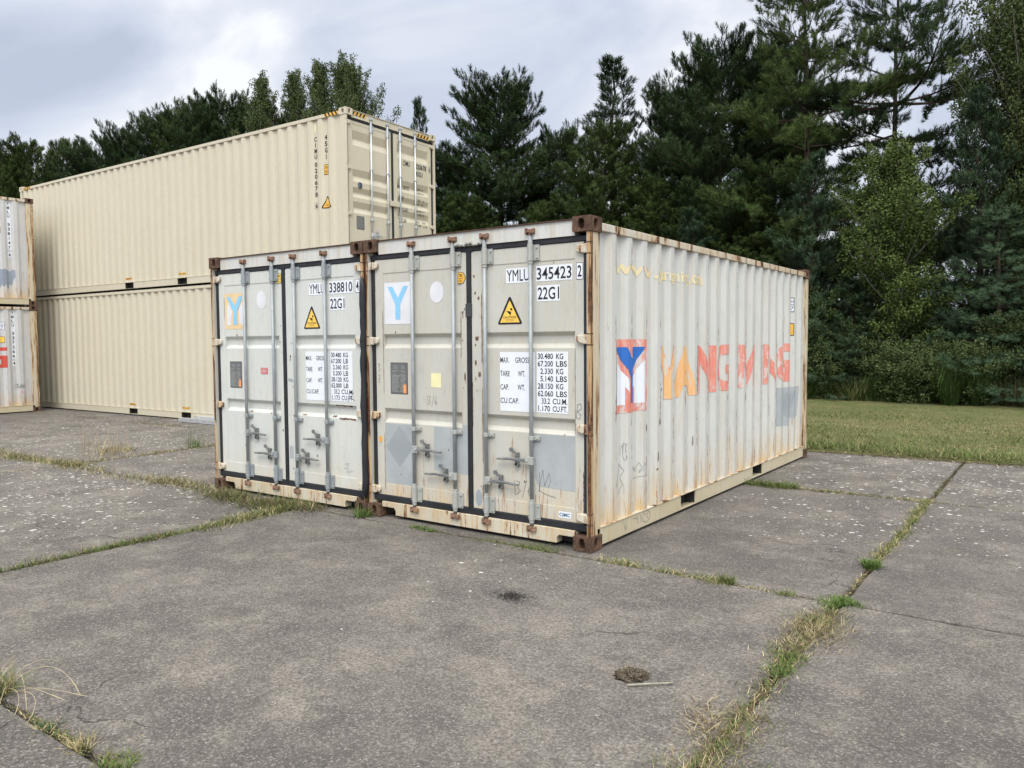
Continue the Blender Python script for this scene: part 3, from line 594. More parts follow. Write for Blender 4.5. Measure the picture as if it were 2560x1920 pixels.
s_.put(strokes2d([[(-1.105, 1.43), (-1.08, 1.44), (-1.085, 1.405), (-1.072, 1.38), (-1.10, 1.365)], [(-1.105, 1.33), (-1.075, 1.335), (-1.10, 1.27), (-1.07, 1.26)], [(-1.10, 1.30), (-1.075, 1.295)]], .004), M['pencil'], 'pencil_writing')
f2.put(strokes2d([[(.87, .44), (.90, .46), (.905, .43), (.93, .465)], [(.86, .40), (.89, .42), (.895, .395), (.92, .415)], [(.88, .36), (.91, .385), (.92, .36), (.95, .39), (.98, .38)]], .003), M['pencil'], 'pencil_writing')
f2.put(strokes2d([[(.93, 1.06), (1.01, 1.16)], [(.95, 1.13), (1.0, 1.09)], [(.94, 1.10), (1.02, 1.08)]], .005), M['pencil'], 'pencil_writing')
# tape wrapped on the centre gasket, crumpled tape on the header
MB().box(-.034, .030, .038, .06, 1.85, 1.965).build('gasket_tape', M['rubber_dusty'], cR['root'], bev=.006)
rd = random.Random(5); tp = MB(); pts = []
for i in range(15): x = -.13 + i * .0205; pts.append((x, .026 + rd.uniform(-.004, .004), 2.462 + rd.uniform(-.008, .008) + (.012 if 5 < i < 10 else 0)))
tp.tube(pts, [.012 + rd.uniform(-.003, .006) for _ in pts], 7); tp.build('torn_tape', M['tape'], cR['root'])

# ---- lettering on the side of the near container
S = cR[1]
def sq(u, v): return (.441 + .553 * u, 1.65 - .612 * v)
S.put(rect2d(.441, 1.038, .994, 1.65), M['red_f'], 'emblem_field')
wl = [(.07, .27), (.37, .52), (.41, .57), (.42, .74), (.32, .64), (.32, .89), (.07, .89)]
S.put(join2d(poly2d([sq(*p) for p in wl]), poly2d([sq(1 - a, b) for a, b in reversed(wl)])), M['sticker'], 'emblem_letter', .0032)
S.put(poly2d([sq(*p) for p in ((.07, .105), (.35, .105), (.50, .27), (.65, .105), (.93, .105), (.63, .42), (.565, .53), (.565, .87), (.455, .87), (.455, .53), (.38, .42))]), M['cobalt'], 'emblem_letter', .0045)
Z0, Z1 = 1.103, 1.586
def L_(x0, x1, pts): return [(x0 + (x1 - x0) * u, Z0 + (Z1 - Z0) * v) for u, v in pts]
def letY(x0, x1): return [L_(x0, x1, [(0, 1), (.30, 1), (.52, .55), (.75, 1), (1, 1), (.64, .43), (.64, 0), (.36, 0), (.36, .43)])]
def letA(x0, x1): return [L_(x0, x1, [(.0, 0), (.26, 0), (.34, .22), (.5, .22), (.5, .42), (.42, .42), (.5, .66), (.5, 1), (.38, 1)]), L_(x0, x1, [(1, 0), (.74, 0), (.66, .22), (.5, .22), (.5, .42), (.58, .42), (.5, .66), (.5, 1), (.62, 1)])]
def letN(x0, x1, s=.27): return [L_(x0, x1, [(0, 0), (s, 0), (s, .62), (.0, 1)]), L_(x0, x1, [(.0, 1), (s, 1), (1 - s, .38), (1, 0), (1 - s, 0), (s, .62)]), L_(x0, x1, [(1 - s, 1), (1, 1), (1, 0), (1 - s, .38)])]
def letG(x0, x1): return [L_(x0, x1, [(1, 1), (1, .80), (.5, .80), (.34, .74), (.27, .5), (.34, .26), (.5, .20), (.74, .20), (.74, .38), (.56, .38), (.56, .56), (1, .56), (1, 0), (.45, 0), (.15, .10), (0, .35), (0, .65), (.15, .90), (.45, 1)])]
def letM(x0, x1): return [L_(x0, x1, [(0, 0), (.2, 0), (.2, .62), (0, 1)]), L_(x0, x1, [(0, 1), (.22, 1), (.5, .42), (.5, 0), (.44, 0), (.2, .62)]), L_(x0, x1, [(1, 0), (.8, 0), (.8, .62), (1, 1)]), L_(x0, x1, [(1, 1), (.78, 1), (.5, .42), (.5, 0), (.56, 0), (.8, .62)])]
def letI(x0, x1): return [L_(x0, x1, [(0, 0), (1, 0), (1, 1), (0, 1)])]
for fn, x0, x1, mt in ((letY, 1.285, 1.656, 'org_f'), (letA, 1.60, 2.115, 'org_f'), (letN, 2.128, 2.62, 'red_f'), (letG, 2.665, 3.080, 'red_f'), (letM, 3.365, 3.900, 'red_f'), (letI, 4.080, 4.165, 'red_f'), (lambda a, b: letN(a, b, .17), 4.240, 4.735, 'red_f'), (letG, 4.765, 5.21, 'red_f')):
    S.put(join2d(*[poly2d(p) for p in fn(x0, x1)]), M[mt], 'painted_letter', .003)
    S.put(join2d(*[strokes2d([p + [p[0]]], .008) for p in fn(x0, x1)]), M['red_f'], 'letter_outline', .0025) if fn in (letY, letG) else None
for t_w, a_w, b_w, lo_w, hi_w in (('www.', .450, 1.225, 2.183, 2.268), ('yangming', 1.230, 1.965, 2.150, 2.285), ('.com', 1.975, 2.290, 2.183, 2.268)): S.put(text2d(t_w, a_w, lo_w, b_w, hi_w, .025), M['yel_f'], 'web_address', .003)
S.put(poly2d([(4.661, 1.034), (5.69, 1.010), (5.655, .606), (5.232, .600), (5.224, .517), (4.656, .548)]), M['patch'], 'paint_patch', .0015)
S.put(poly2d([(4.93, .80), (5.15, .97), (5.20, .88), (5.50, .95), (5.40, .78), (5.34, .70), (5.20, .70), (5.17, .60)]), M['patch2'], 'paint_patch', .0024)
S.put(rect2d(4.915, 1.99, 5.03, 2.46), M['sticker'], 'number_sticker'); 
S.put(join2d(*[text2d(ch, 4.935, 2.425 - k * .041, 5.01, 2.452 - k * .041) for k, ch in enumerate('YMLU345423')]), M['black'], 'number_lettering', .003)
S.put(rect2d(5.24, 2.0, 5.415, 2.19), M['black'], 'size_sticker'); S.put(rect2d(5.247, 2.10, 5.405, 2.180), M['sticker'], 'size_sticker_field', .003); S.put(rect2d(5.247, 2.010, 5.405, 2.090), M['sticker'], 'size_sticker_field', .003); S.put(join2d(text2d('CH', 5.30, 2.115, 5.395, 2.165), text2d('27', 5.30, 2.025, 5.395, 2.075)), M['black'], 'size_lettering', .0045)
S.put(rect2d(5.25, 1.69, 5.415, 1.855), M['black'], 'yellow_label', .002); S.put(rect2d(5.257, 1.70, 5.403, 1.845), M['amber'], 'yellow_label_field', .003)
S.put(rect2d(5.52, 1.35, 5.545, 2.38), M['sticker'], 'reflective_strip', .002)
rd = random.Random(9)
def scribble(x, z, w_, h_, n, seed):
    r_ = random.Random(seed); p = []
    for i in range(n): p.append((x + w_ * (i / n + r_.uniform(-.15, .15)), z + h_ * r_.random()))
    return p
S.put(strokes2d([[(.44, .36), (.47, .62), (.49, .38)], [(.50, .38), (.55, .62), (.61, .56), (.57, .50), (.60, .44), (.53, .37)]], .0038), M['pencil'], 'pencil_writing')
S.put(strokes2d([scribble(.75, .50, .24, .09, 14, 2), [(.75, .46), (1.0, .47)]], .003), M['pencil'], 'pencil_writing')
S.put(strokes2d([scribble(.57, .68, .07, .12, 12, 4), scribble(.60, .63, .05, .07, 8, 8)], .003), M['pencil'], 'pencil_writing')
for ya, za, wv, hv in ((1.22, .55, .02, .10), (1.20, .48, .035, .02), (1.33, 1.18, .05, .03), (1.31, 1.06, .012, .14), (1.57, 1.15, .035, .04), (1.575, 1.02, .012, .10), (1.565, .72, .012, .14), (2.405, .58, .012, .12), (2.12, .60, .014, .10), (2.03, .60, .012, .11), (2.42, .98, .014, .16), (2.69, .94, .014, .12), (2.96, 1.0, .02, .06), (3.52, .95, .014, .10), (1.25, .88, .025, .07), (.98, .86, .02, .05), (4.37, .70, .02, .16), (4.10, .52, .02, .14)):
    S.put(poly2d([(ya, za), (ya + wv, za + hv * .2), (ya + wv * .8, za + hv), (ya + wv * .2, za + hv * .8)]), M['rustmark'], 'rust_scrape', .0028)
def arc(cx, cz, rx, rz, n=14, a0=0, a1=6.28): return [(cx + rx * math.cos(a0 + (a1 - a0) * i / n), cz + rz * math.sin(a0 + (a1 - a0) * i / n)) for i in range(n + 1)]
BR = Face(cR['root'], lambda a, b, d: Vector((1.206 + d, a, b)), [(-1, 0), (99, 0)], 0)
BR.put(strokes2d([arc(.99, .105, .075, .05), [(.96, .12), (1.01, .13), (1.0, .10), (1.03, .08)], [(.56, .14), (.60, .06), (.62, .13)], [(.74, .13), (.83, .12)], [(.80, .145), (.84, .06)], [(.87, .14), (.90, .07)]], .005), M['pencil'], 'pencil_writing', .0015)

# ---- markings on the beige containers
def vtext(F, txt, y, z1, pitch, w_, h_, mat, name='number_lettering', flip=-1, off=.004):
    arts = []
    for k, ch in enumerate(txt):
        if ch == ' ': continue
        ww = w_ * (.25 if ch in '1I' else 1); v, f = text2d(ch, -ww / 2, 0, ww / 2, h_, .02)
        arts.append(([(y + flip * a, z1 - k * pitch - h_ + b) for a, b in v], f))
    F.put(join2d(*arts), mat, name, off)
def hz_stripes(F, y0, y1, z0, z1, n, off=.004, flip=1):
    F.put(rect2d(min(y0, y1), z0, max(y0, y1), z1), M['amber'], 'hazard_strip', off)
    st = (y1 - y0) / n; arts = []
    for k in range(n):
        a = y0 + k * st; arts.append(poly2d([(a + st * .05, z0), (a + st * .5, z0), (a + st * .92, z1), (a + st * .47, z1)]))
    F.put(join2d(*arts), M['black'], 'hazard_stripe', off + .002)
for C, top in ((cT, True), (cB, False)):
    F = C[-1]; zt = H40
    vtext(F, 'CIMU', .842, 2.500, .105, .064, .082, M['black']); vtext(F, '020678' if top else '020683', .842, 2.045, .108, .064, .082, M['black']); vtext(F, '6' if top else '4', .842, 1.30, .1, .055, .080, M['black'])
    F.put(frame2d(.800, 1.200, .884, 1.320, .003), M['plate'], 'check_digit_frame', .004)
    vtext(F, '45G1', .567, 2.500, .115, .064, .087, M['black'])
    F.put(rect2d(.515, 1.79, .620, 1.975), M['black'], 'height_label', .003); F.put(rect2d(.523, 1.80, .612, 1.965), M['amber'], 'height_label_field', .005)
    v1, t1 = text2d("2.9m", -.03, 0, .03, .055, .01); v2, t2 = text2d("9'6\"", -.03, 0, .03, .055, .01)
    F.put(join2d(([(.5675 - a, 1.895 + b) for a, b in v1], t1), ([(.5675 - a, 1.815 + b) for a, b in v2], t2)), M['black'], 'height_lettering', .007)
    F.put(poly2d([(.432, 1.19), (.668, 1.19), (.672, 1.21), (.562, 1.405), (.540, 1.405), (.428, 1.21)]), M['black'], 'warning_triangle', .003); F.put(poly2d([(.450, 1.207), (.650, 1.207), (.551, 1.380)]), M['amber'], 'warning_field', .005)
    F.put(join2d(rect2d(.53, 1.26, .59, 1.266), rect2d(.52, 1.235, .61, 1.241)), M['black'], 'warning_small_print', .007)
    F.put(rect2d(.825, 2.58, .855, 2.765), M['cream'], 'small_tag', .004)
    for a, b, s_t in ((6.99, 7.26, 'EMPTY LIFT'), (4.95, 5.22, 'EMPTY LIFT')):
        F.put(rect2d(a, .232, b, .275), M['amber'], 'lift_label', .004); v, f = text2d(s_t, 0, 0, b - a - .03, .030, .02); F.put(([(b - .015 - x, .238 + y) for x, y in v], f), M['black'], 'lift_lettering', .006)
    RF = Face(C['root'], lambda a, b, d: Vector((-(1.212 + d), a, b)), [(-1, 0), (99, 0)], 0)
    hz_stripes(RF, .21, .56, H40 - .098, H40 - .040, 4); hz_stripes(RF, 11.62, 11.97, H40 - .098, H40 - .040, 4)
    HF = Face(C['root'], lambda a, b, d: Vector((a, .036 - d, b)), [(-9, 0), (9, 0)], 0)
    hz_stripes(HF, -1.05, -.70, H40 - .092, H40 - .030, 4); hz_stripes(HF, .69, 1.05, H40 - .125, H40 - .060, 4)
    D = C['door'][1]; Dl = C['door'][-1]
    D.put(text2d('CIMU', .306, 2.155, .50, 2.250, .012), M['black'], 'number_lettering', .003); D.put(text2d('020678', .662, 2.150, .983, 2.250, .02), M['black'], 'number_lettering', .003)
    C['stile'][1].put(text2d('6', 1.063, 2.155, 1.10, 2.245), M['black'], 'check_digit', .003); C['stile'][1].put(frame2d(1.052, 2.14, 1.112, 2.26, .004), M['plate'], 'check_digit_frame', .002)
    D.put(text2d('45G1', .662, 2.01, .870, 2.105, .02), M['black'], 'number_lettering', .003)
    arts = []
    for t, z in (('MAX GROSS', 1.74), ('TARE', 1.525), ('PAYLOAD', 1.31), ('CU.CAP', 1.10)): arts.append(text2d(t, .175, z - .037, .175 + .037 * len(t), z + .037, .01))
    for t, un, z in (('32.500', 'kg', 1.765), ('71.650', 'lb', 1.690), ('3.700', 'kg', 1.545), ('8.160', 'lb', 1.475), ('28.800', 'kg', 1.330), ('63.490', 'lb', 1.265), ('76.4', 'cu.m', 1.12), ('2.700', 'cu.ft', 1.05)):
        arts.append(text2d(t, .665, z - .022, .665 + .028 * len(t), z + .022)); arts.append(text2d(un, .865, z - .02, .865 + .026 * len(un), z + .02))
    D.put(join2d(*arts), M['black'], 'weight_lettering', .003)
    Dl.put(rect2d(-.945, .80, -.751, 1.04), M['plate'], 'data_plate', .003)
    Dl.put(join2d(*[rect2d(-.93, 1.02 - k * .016, -.77 - (k * 7 % 5) * .01, 1.024 - k * .016) for k in range(13)]), M['fit_old'], 'plate_engraving', .005)
    if top:
        Dl.put(ell2d(-.845, 1.590, .055, .065), M['chrome'], 'round_sticker', .006)
    MB().box(-.098, .137, .004, .05, 1.324, 1.421).build('lock_box', M['beige_dk'], C['root'], bev=.006)

# ---- markings on the stack at the left edge
for F, num, ck, zt, st in ((cF1[-1], '338147', '6', 2.445, False), (cF0[-1], '337266', '4', 2.445, True)):
    yy = .545; 
    F.put(rect2d(yy - .042, 1.30 if st else 1.32, yy + .042, 2.47), M['sticker'], 'number_sticker', .002)
    vtext(F, 'YMLU', yy, zt, .098, .052, .070, M['black']); vtext(F, num, yy, zt - .49, .109, .052, .072, M['black']); vtext(F, ck, yy, 1.24, .1, .05, .075, M['black'], off=.005)
    F.put(rect2d(yy - .04, 1.14, yy + .04, 1.26), M['sticker'], 'check_digit_sticker', .002)
    F.put(rect2d(.735, 2.0, .90, 2.19), M['black'], 'size_sticker'); F.put(join2d(rect2d(.742, 2.10, .90, 2.183), rect2d(.742, 2.007, .90, 2.092)), M['sticker'], 'size_sticker_field', .004)
    v, f = text2d('G', 0, 0, .04, .06); v3, f3 = text2d('7', 0, 0, .04, .06); F.put(join2d(([(.80 - a, 2.11 + b) for a, b in v], f), ([(.80 - a, 2.018 + b) for a, b in v3], f3)), M['black'], 'size_lettering', .005)
    F.put(rect2d(.735, 1.69, .88, 1.845), M['black'], 'yellow_label', .002); F.put(rect2d(.742, 1.70, .88, 1.838), M['yellow' if st else 'amber'], 'yellow_label_field', .004)
FF = cF0[-1]
FF.put(join2d(rect2d(.70, 1.505, 1.15, 1.585), rect2d(.70, 1.30, .98, 1.39), rect2d(.70, 1.10, 1.02, 1.18), rect2d(.70, 1.18, .82, 1.30), rect2d(1.02, 1.10, 1.2, 1.505)), M['red_s'], 'painted_letter', .003)
v, f = text2d('8', 0, 0, .05, .09, .03); FF.put(([(.42 - a, .46 + b) for a, b in v], f), M['pink'], 'pink_sticker', .004)
FF.put(strokes2d([scribble(.33, .58, .22, .12, 22, 5), scribble(.36, .56, .16, .12, 14, 6)], .012), M['fit_old'], 'chalk_writing')
rd = random.Random(12); up = []
for i in range(15): up.append((.45 + i * .03, 3.44 - H20 + rd.uniform(-.05, .03)))
dn = [(.87 - i * .03, 3.03 - H20 + rd.uniform(-.05, .09) + (.12 if i > 11 else 0)) for i in range(15)]
cF1[-1].put(poly2d(up + dn), M['patch3'], 'paint_patch', .002, label='slate grey brushed-on paint blotch')

# ---- foam strip stuffed between the two white containers, ladder
rd = random.Random(2); pts = [(-2.449 + rd.uniform(-.005, .005), -.012 + rd.uniform(-.004, .004), .16 + i * .0875) for i in range(25)]
tag(MB().tube(pts, [.012] + [.029 + rd.uniform(-.004, .004) for _ in range(23)] + [.004], 10).build('sealing_strip', M['rubber'], smooth=True), 'black foam strip stuffed upright in the gap between the white containers', 'sealing strip')
lad = empty('ladder', (-10.7, 4.05, 0), 0.0); tag(lad, 'silver aluminium ladder lying on the concrete along the foot of the beige stack', 'ladder')
for yy in (0, .36): MB().box(-1.55, 1.6, yy, yy + .028, .012, .102).build('side_rail', M['alu'], lad, bev=.004)
for k in range(12):
    x = -1.41 + k * .26; rg = MB().box(x, x + .05, .029, .359, .045, .078).build('rung', M['alu'], lad, bev=.004)
    MB().tube([(x + .025, -.006, .062), (x + .025, 0, .062)], .010, 8).build('bolt', M['handle'], rg)

# ================================================================ ground
def mat_concrete():
    q = NM('aged_exposed_aggregate_concrete')
    big = q.noise(.42, 6, .66, dist=.8); med = q.noise(1.9, 7, .70, off=(5, 1, 0)); fine = q.noise(55, 6, .78); ff = q.noise(150, 3, .8); mid = q.noise(11, 6, .75, off=(4, 4, 0))
    v = q.vor(120); agg = q.sep(v.outputs['Color'])[0]
    c = q.mix(q.ramp(big, .40, .60), (.130, .119, .105), (.222, .204, .180))
    c = q.mix(q.math('MULTIPLY', q.ramp(med, .47, .62), .80), c, (.325, .295, .245))
    c = q.mix(q.math('MULTIPLY', q.ramp(q.noise(1.3, 7, .72, off=(2, 9, 0)), .49, .62), .80), c, (.088, .081, .074))
    c = q.mix(q.math('MULTIPLY', q.ramp(q.noise(1.0, 5, .7, off=(7, 7, 0)), .56, .72), .45), c, (.140, .124, .108))
    c = q.mix(q.math('MULTIPLY', q.ramp(q.noise(2.8, 6, .7, off=(1, 7, 3)), .62, .76), .50), c, (.285, .245, .175))
    c = q.mix(q.math('MULTIPLY', q.ramp(mid, .40, .60, 1, 0), .42), c, (.066, .060, .054))
    c = q.mix(q.math('MULTIPLY', q.ramp(fine, .43, .57, 1, 0), .68), c, (.050, .044, .040))
    c = q.mix(q.math('MULTIPLY', q.ramp(agg, .74, 1.0), .46), c, (.42, .385, .345))
    c = q.mix(q.math('MULTIPLY', q.ramp(ff, .55, .66), .45), c, (.34, .32, .30))
    pit = q.vor(28); pm = q.ramp(pit.outputs['Distance'], .05, .16, .8, 0)
    c = q.mix(q.math('MULTIPLY', pm, q.ramp(q.sep(pit.outputs['Color'])[1], .78, .86)), c, (.045, .040, .036))
    sx_ = q.sep(); ix = q.math('FLOOR', q.math('DIVIDE', q.math('ADD', sx_[0], 3.29), 5.04)); iy = q.math('FLOOR', q.math('DIVIDE', q.math('ADD', sx_[1], .115), 3.66))
    wn = q.t.nodes.new('ShaderNodeTexWhiteNoise'); wn.noise_dimensions = '2D'; cb = q.t.nodes.new('ShaderNodeCombineXYZ'); q.put(ix, cb.inputs[0]); q.put(iy, cb.inputs[1]); q.put(cb.outputs[0], wn.inputs['Vector'])
    c = q.mix(q.math('MULTIPLY', wn.outputs['Value'], .28), c, (.11, .10, .095))
    cv = q.t.nodes.new('ShaderNodeTexVoronoi'); cv.feature = 'DISTANCE_TO_EDGE'; cv.inputs['Scale'].default_value = .42
    dn = q.t.nodes.new('ShaderNodeTexNoise'); dn.inputs['Scale'].default_value = 1.6; dn.inputs['Detail'].default_value = 7; q.put(q.obj, dn.inputs['Vector']); va = q.t.nodes.new('ShaderNodeVectorMath'); va.operation = 'MULTIPLY_ADD'; q.put(dn.outputs['Color'], va.inputs[0]); va.inputs[1].default_value = (.9, .9, 0); q.put(q.obj, va.inputs[2]); q.put(va.outputs[0], cv.inputs['Vector'])
    crk = q.math('MULTIPLY', q.ramp(cv.outputs['Distance'], .0012, .0032, 1, 0), q.ramp(q.noise(.6, 3, .5, off=(9, 1, 1)), .50, .56))
    c = q.mix(q.math('MULTIPLY', crk, .8), c, (.04, .036, .032))
    sp_ = q.vor(13); c = q.mix(q.math('MULTIPLY', q.ramp(sp_.outputs['Distance'], .03, .05, 1, 0), q.ramp(q.sep(sp_.outputs['Color'])[2], .75, .8, 0, .8)), c, (.55, .53, .49))
    # white lichen rosettes, thick on some slabs
    def blob(x, y, r):
        n = q.t.nodes.new('ShaderNodeVectorMath'); n.operation = 'DISTANCE'; q.t.links.new(q.obj, n.inputs[0]); n.inputs[1].default_value = (x, y, 0); return q.ramp(n.outputs['Value'], r * .35, r, 1, 0)
    dens = q.math('MAXIMUM', q.math('MULTIPLY', blob(-6.3, -1.5, 3.3), 1.15), q.math('MAXIMUM', q.math('MULTIPLY', blob(2.2, 5.4, 3.0), 1.0), q.math('MAXIMUM', q.math('MULTIPLY', blob(-11, 1.8, 6.5), .75), q.math('MULTIPLY', blob(1.4, 2.4, 1.9), .62))))
    dens = q.math('MAXIMUM', dens, q.math('MAXIMUM', q.math('MULTIPLY', blob(-.4, -.75, 1.1), .22), .06)); dens = q.math('MAXIMUM', dens, q.math('MULTIPLY', blob(3.9, 2.6, 1.8), .6))
    dens = q.math('MULTIPLY', dens, q.ramp(q.noise(1.7, 4, .6, off=(1, 4, 0)), .36, .58, .40, 1.35))
    wob = q.noise(30, 3, .6)
    for sc, rr in ((10.5, .31), (15.0, .30), (24.0, .28)):
        vv = q.vor(sc); cs = q.sep(vv.outputs['Color'])
        rad = q.math('MULTIPLY', q.math('MULTIPLY', cs[0], rr), q.ramp(q.math('SUBTRACT', dens, cs[1]), -.02, .22))
        d = q.math('ADD', vv.outputs['Distance'], q.ramp(wob, .3, .7, -.05, .05))
        mk = q.math('MULTIPLY', q.ramp(q.math('SUBTRACT', d, rad), -.025, .0, 1, 0), q.ramp(rad, .03, .06))
        c = q.mix(q.math('MULTIPLY', mk, q.ramp(cs[2], 0, 1, .30, .80)), c, (.58, .575, .54))
    h = q.math('ADD', q.math('MULTIPLY', fine, 1.0), q.math('ADD', q.math('MULTIPLY', agg, .35), q.math('MULTIPLY', med, .8)))
    q.bump(h, .85, .010); return q.fin(c, .92, 0, .15)
M['concrete'] = mat_concrete()
def mat_soil():
    q = NM('dark_soil'); n = q.noise(12, 8, .7); c = q.mix(q.ramp(n, .35, .65), (.035, .027, .020), (.11, .090, .065)); q.bump(n, .8, .02); return q.fin(c, .95, 0, .1)
M['soil'] = mat_soil()
def mat_lawn():
    q = NM('mown_lawn_ground'); n = q.noise(1.2, 7, .7); n2 = q.noise(18, 7, .75)
    c = q.mix(q.ramp(n, .35, .65), (.085, .110, .036), (.17, .155, .075)); c = q.mix(q.math('MULTIPLY', q.ramp(n2, .4, .62), .7), c, (.055, .065, .022)); q.bump(n2, .9, .03); return q.fin(c, .95, 0, .1)
M['lawn'] = mat_lawn()
tag(MB().add([(-400, -400, -.05), (400, -400, -.05), (400, 400, -.05), (-400, 400, -.05)], [(0, 1, 2, 3)]).build('ground', M['soil']), 'bare soil showing in the joints between the slabs', None, kind='structure')
XJ = [-48.6 + 5.045 * k for k in range(16)]; XJ = [x for x in XJ]
XJ = [-33.35, -28.3, -23.28, -18.25, -13.22, -8.19, -3.29, 1.845, 6.88, 11.9, 17.0, 22.0]; YJ = [-18.3, -14.65, -11.0, -7.35, -3.70, -.115, 3.57, 7.2]
rd = random.Random(77); mb = MB()
def edge(a, b, n, amp, rd):
    """jittered edge points from a to b, end excluded"""
    out = []; L = math.hypot(b[0] - a[0], b[1] - a[1]); k = max(2, int(L / n)); nx, ny = -(b[1] - a[1]) / L, (b[0] - a[0]) / L; wv = 0
    for i in range(k):
        t = i / k; wv = wv * .7 + rd.uniform(-amp, amp); ch = rd.uniform(0, .035) if rd.random() < .05 else 0
        j = (wv * .6 + ch) if i else 0.012
        out.append((a[0] + (b[0] - a[0]) * t + nx * j, a[1] + (b[1] - a[1]) * t + ny * j))
    return out
for i in range(len(XJ) - 1):
    for j in range(len(YJ) - 1):
        gx, gy = .020, .019
        if j == 4 : pass
        x0, x1, y0, y1 = XJ[i] + gx, XJ[i + 1] - gx, YJ[j] + gy, YJ[j + 1] - gy
        near = -9 < XJ[i] < 7 and YJ[j] > -8; st = .06 if near else .6
        P = edge((x0, y0), (x1, y0), st, .005, rd) + edge((x1, y0), (x1, y1), st, .005, rd) + edge((x1, y1), (x0, y1), st, .005, rd) + edge((x0, y1), (x0, y0), st, .005, rd)
        n = len(P); zt = rd.uniform(-.004, 0); cx, cy = (x0 + x1) / 2, (y0 + y1) / 2
        ins = [(cx + (p[0] - cx) * (1 - .012 / abs(x1 - x0) * 2), cy + (p[1] - cy) * (1 - .012 / abs(y1 - y0) * 2)) for p in P]
        mb.add([(p[0], p[1], zt) for p in ins] + [(p[0], p[1], zt - .010) for p in P] + [(p[0], p[1], -.06) for p in P],
               [tuple(range(n))] + [(n + k, n + (k + 1) % n, (k + 1) % n, k) for k in range(n)] + [(2 * n + k, 2 * n + (k + 1) % n, n + (k + 1) % n, n + k) for k in range(n)])
tag(mb.build('concrete_paving', M['concrete'], recalc=False), 'large cracked concrete slabs with grassy joints', None, kind='structure')
# lawn sheet, with a ragged edge lapping over the slabs
rd = random.Random(5); ex = []; x = -60.0; wv = 0
while x < 60: wv = wv * .8 + rd.uniform(-.06, .06); ex.append((x, 6.70 + wv)); x += .12 if -6 < x < 16 else 1.2
n = len(ex)
vs = [(a, b, .004) for a, b in ex] + [(a, b + .25, .035) for a, b in ex] + [(a, 12, .03) for a, b in ex] + [(a * 5, 17, .05) for a, b in ex] + [(a * 6, 300, .05) for a, b in ex]
fs = [(r_ * n + i, r_ * n + i + 1, (r_ + 1) * n + i + 1, (r_ + 1) * n + i) for r_ in range(4) for i in range(n - 1)]
tag(MB().add(vs, fs).build('lawn', M['lawn'], recalc=False), 'mown dry lawn between the concrete and the trees', None, kind='structure')

# ================================================================ grass blades
NPR = np.random.default_rng(11)
def mat_blade():
    q = NM('grass_blade'); a = q.t.nodes.new('ShaderNodeAttribute'); a.attribute_name = 'tint'; q.b.inputs['Roughness'].default_value = .7; q.b.inputs['Specular IOR Level'].default_value = .2
    q.t.links.new(a.outputs['Color'], q.b.inputs['Base Color'])
    return q.m
M['blade'] = mat_blade()
GREEN = [(.085, .135, .030), (.115, .165, .040), (.065, .105, .030)]; BRIGHT = [(.095, .160, .035), (.075, .125, .030), (.125, .185, .05)]
STRAW = [(.36, .29, .16), (.28, .22, .12), (.44, .37, .22)]; BROWN = [(.11, .080, .050), (.15, .11, .065), (.075, .055, .035)]
OLIVE = [(.13, .135, .045), (.17, .155, .065), (.10, .105, .038)]
def blades(name, xy, h, w, lean, pal, z=0.0, seed=0, parent=None, droop=.5):
    """xy (n,2); h=(lo,hi); every blade is a bent 5-vertex strip; pal = list of colours"""
    g = np.random.default_rng(seed); n = len(xy); xy = np.asarray(xy); hh = g.uniform(h[0], h[1], n) * g.uniform(.6, 1, n)
    az = g.uniform(0, 2 * np.pi, n); ln = g.uniform(lean[0], lean[1], n); ww = w * g.uniform(.6, 1.3, n)
    dx, dy = np.cos(az), np.sin(az); px_, py_ = -dy, dx
    zz = np.full(n, z) if np.isscalar(z) else z
    def lay(t, k, dr):  # point along blade
        hor = hh * t * np.sin(ln) + hh * dr * t * t * .6; ver = hh * t * np.cos(ln) - hh * dr * t * t * .35
        return xy[:, 0] + dx * hor, xy[:, 1] + dy * hor, zz + np.maximum(ver, .002)
    dr = g.uniform(0, droop, n)
    V = np.zeros((n, 5, 3)); rot = g.uniform(-.9, .9, n); qx, qy = px_ * np.cos(rot) - dx * np.sin(rot), py_ * np.cos(rot) - dy * np.sin(rot)
    for k, (t, wk) in enumerate(((0, 1.0), (.55, .8))):
        x, y, zc = lay(t, k, dr)
        for s_, sg in ((0, -1), (1, 1)): V[:, 2 * k + s_, 0] = x + sg * qx * ww * wk / 2; V[:, 2 * k + s_, 1] = y + sg * qy * ww * wk / 2; V[:, 2 * k + s_, 2] = zc
    x, y, zc = lay(1.0, 2, dr); V[:, 4, 0], V[:, 4, 1], V[:, 4, 2] = x, y, zc
    me = bpy.data.meshes.new(name); me.vertices.add(5 * n); me.vertices.foreach_set('co', V.ravel())
    b = np.arange(n)[:, None] * 5; tri = np.concatenate([b + [0, 1, 3], b + [0, 3, 2], b + [2, 3, 4]], 1).astype(np.int32)
    me.loops.add(9 * n); me.loops.foreach_set('vertex_index', tri.ravel()); me.polygons.add(3 * n)
    me.polygons.foreach_set('loop_start', np.arange(0, 9 * n, 3, dtype=np.int32)); me.polygons.foreach_set('loop_total', np.full(3 * n, 3, np.int32))
    me.update(); at = me.color_attributes.new('tint', 'FLOAT_COLOR', 'POINT'); P = np.array(pal); ci = g.integers(0, len(P), n); cc = P[ci] * g.uniform(.75, 1.25, (n, 1))
    C4 = np.ones((n, 5, 4)); C4[:, :, :3] = cc[:, None, :]; at.data.foreach_set('color', C4.ravel().astype(np.float32))
    me.materials.append(M['blade']); o = bpy.data.objects.new(name, me); COL.objects.link(o)
    if parent: o.parent = parent
    return o
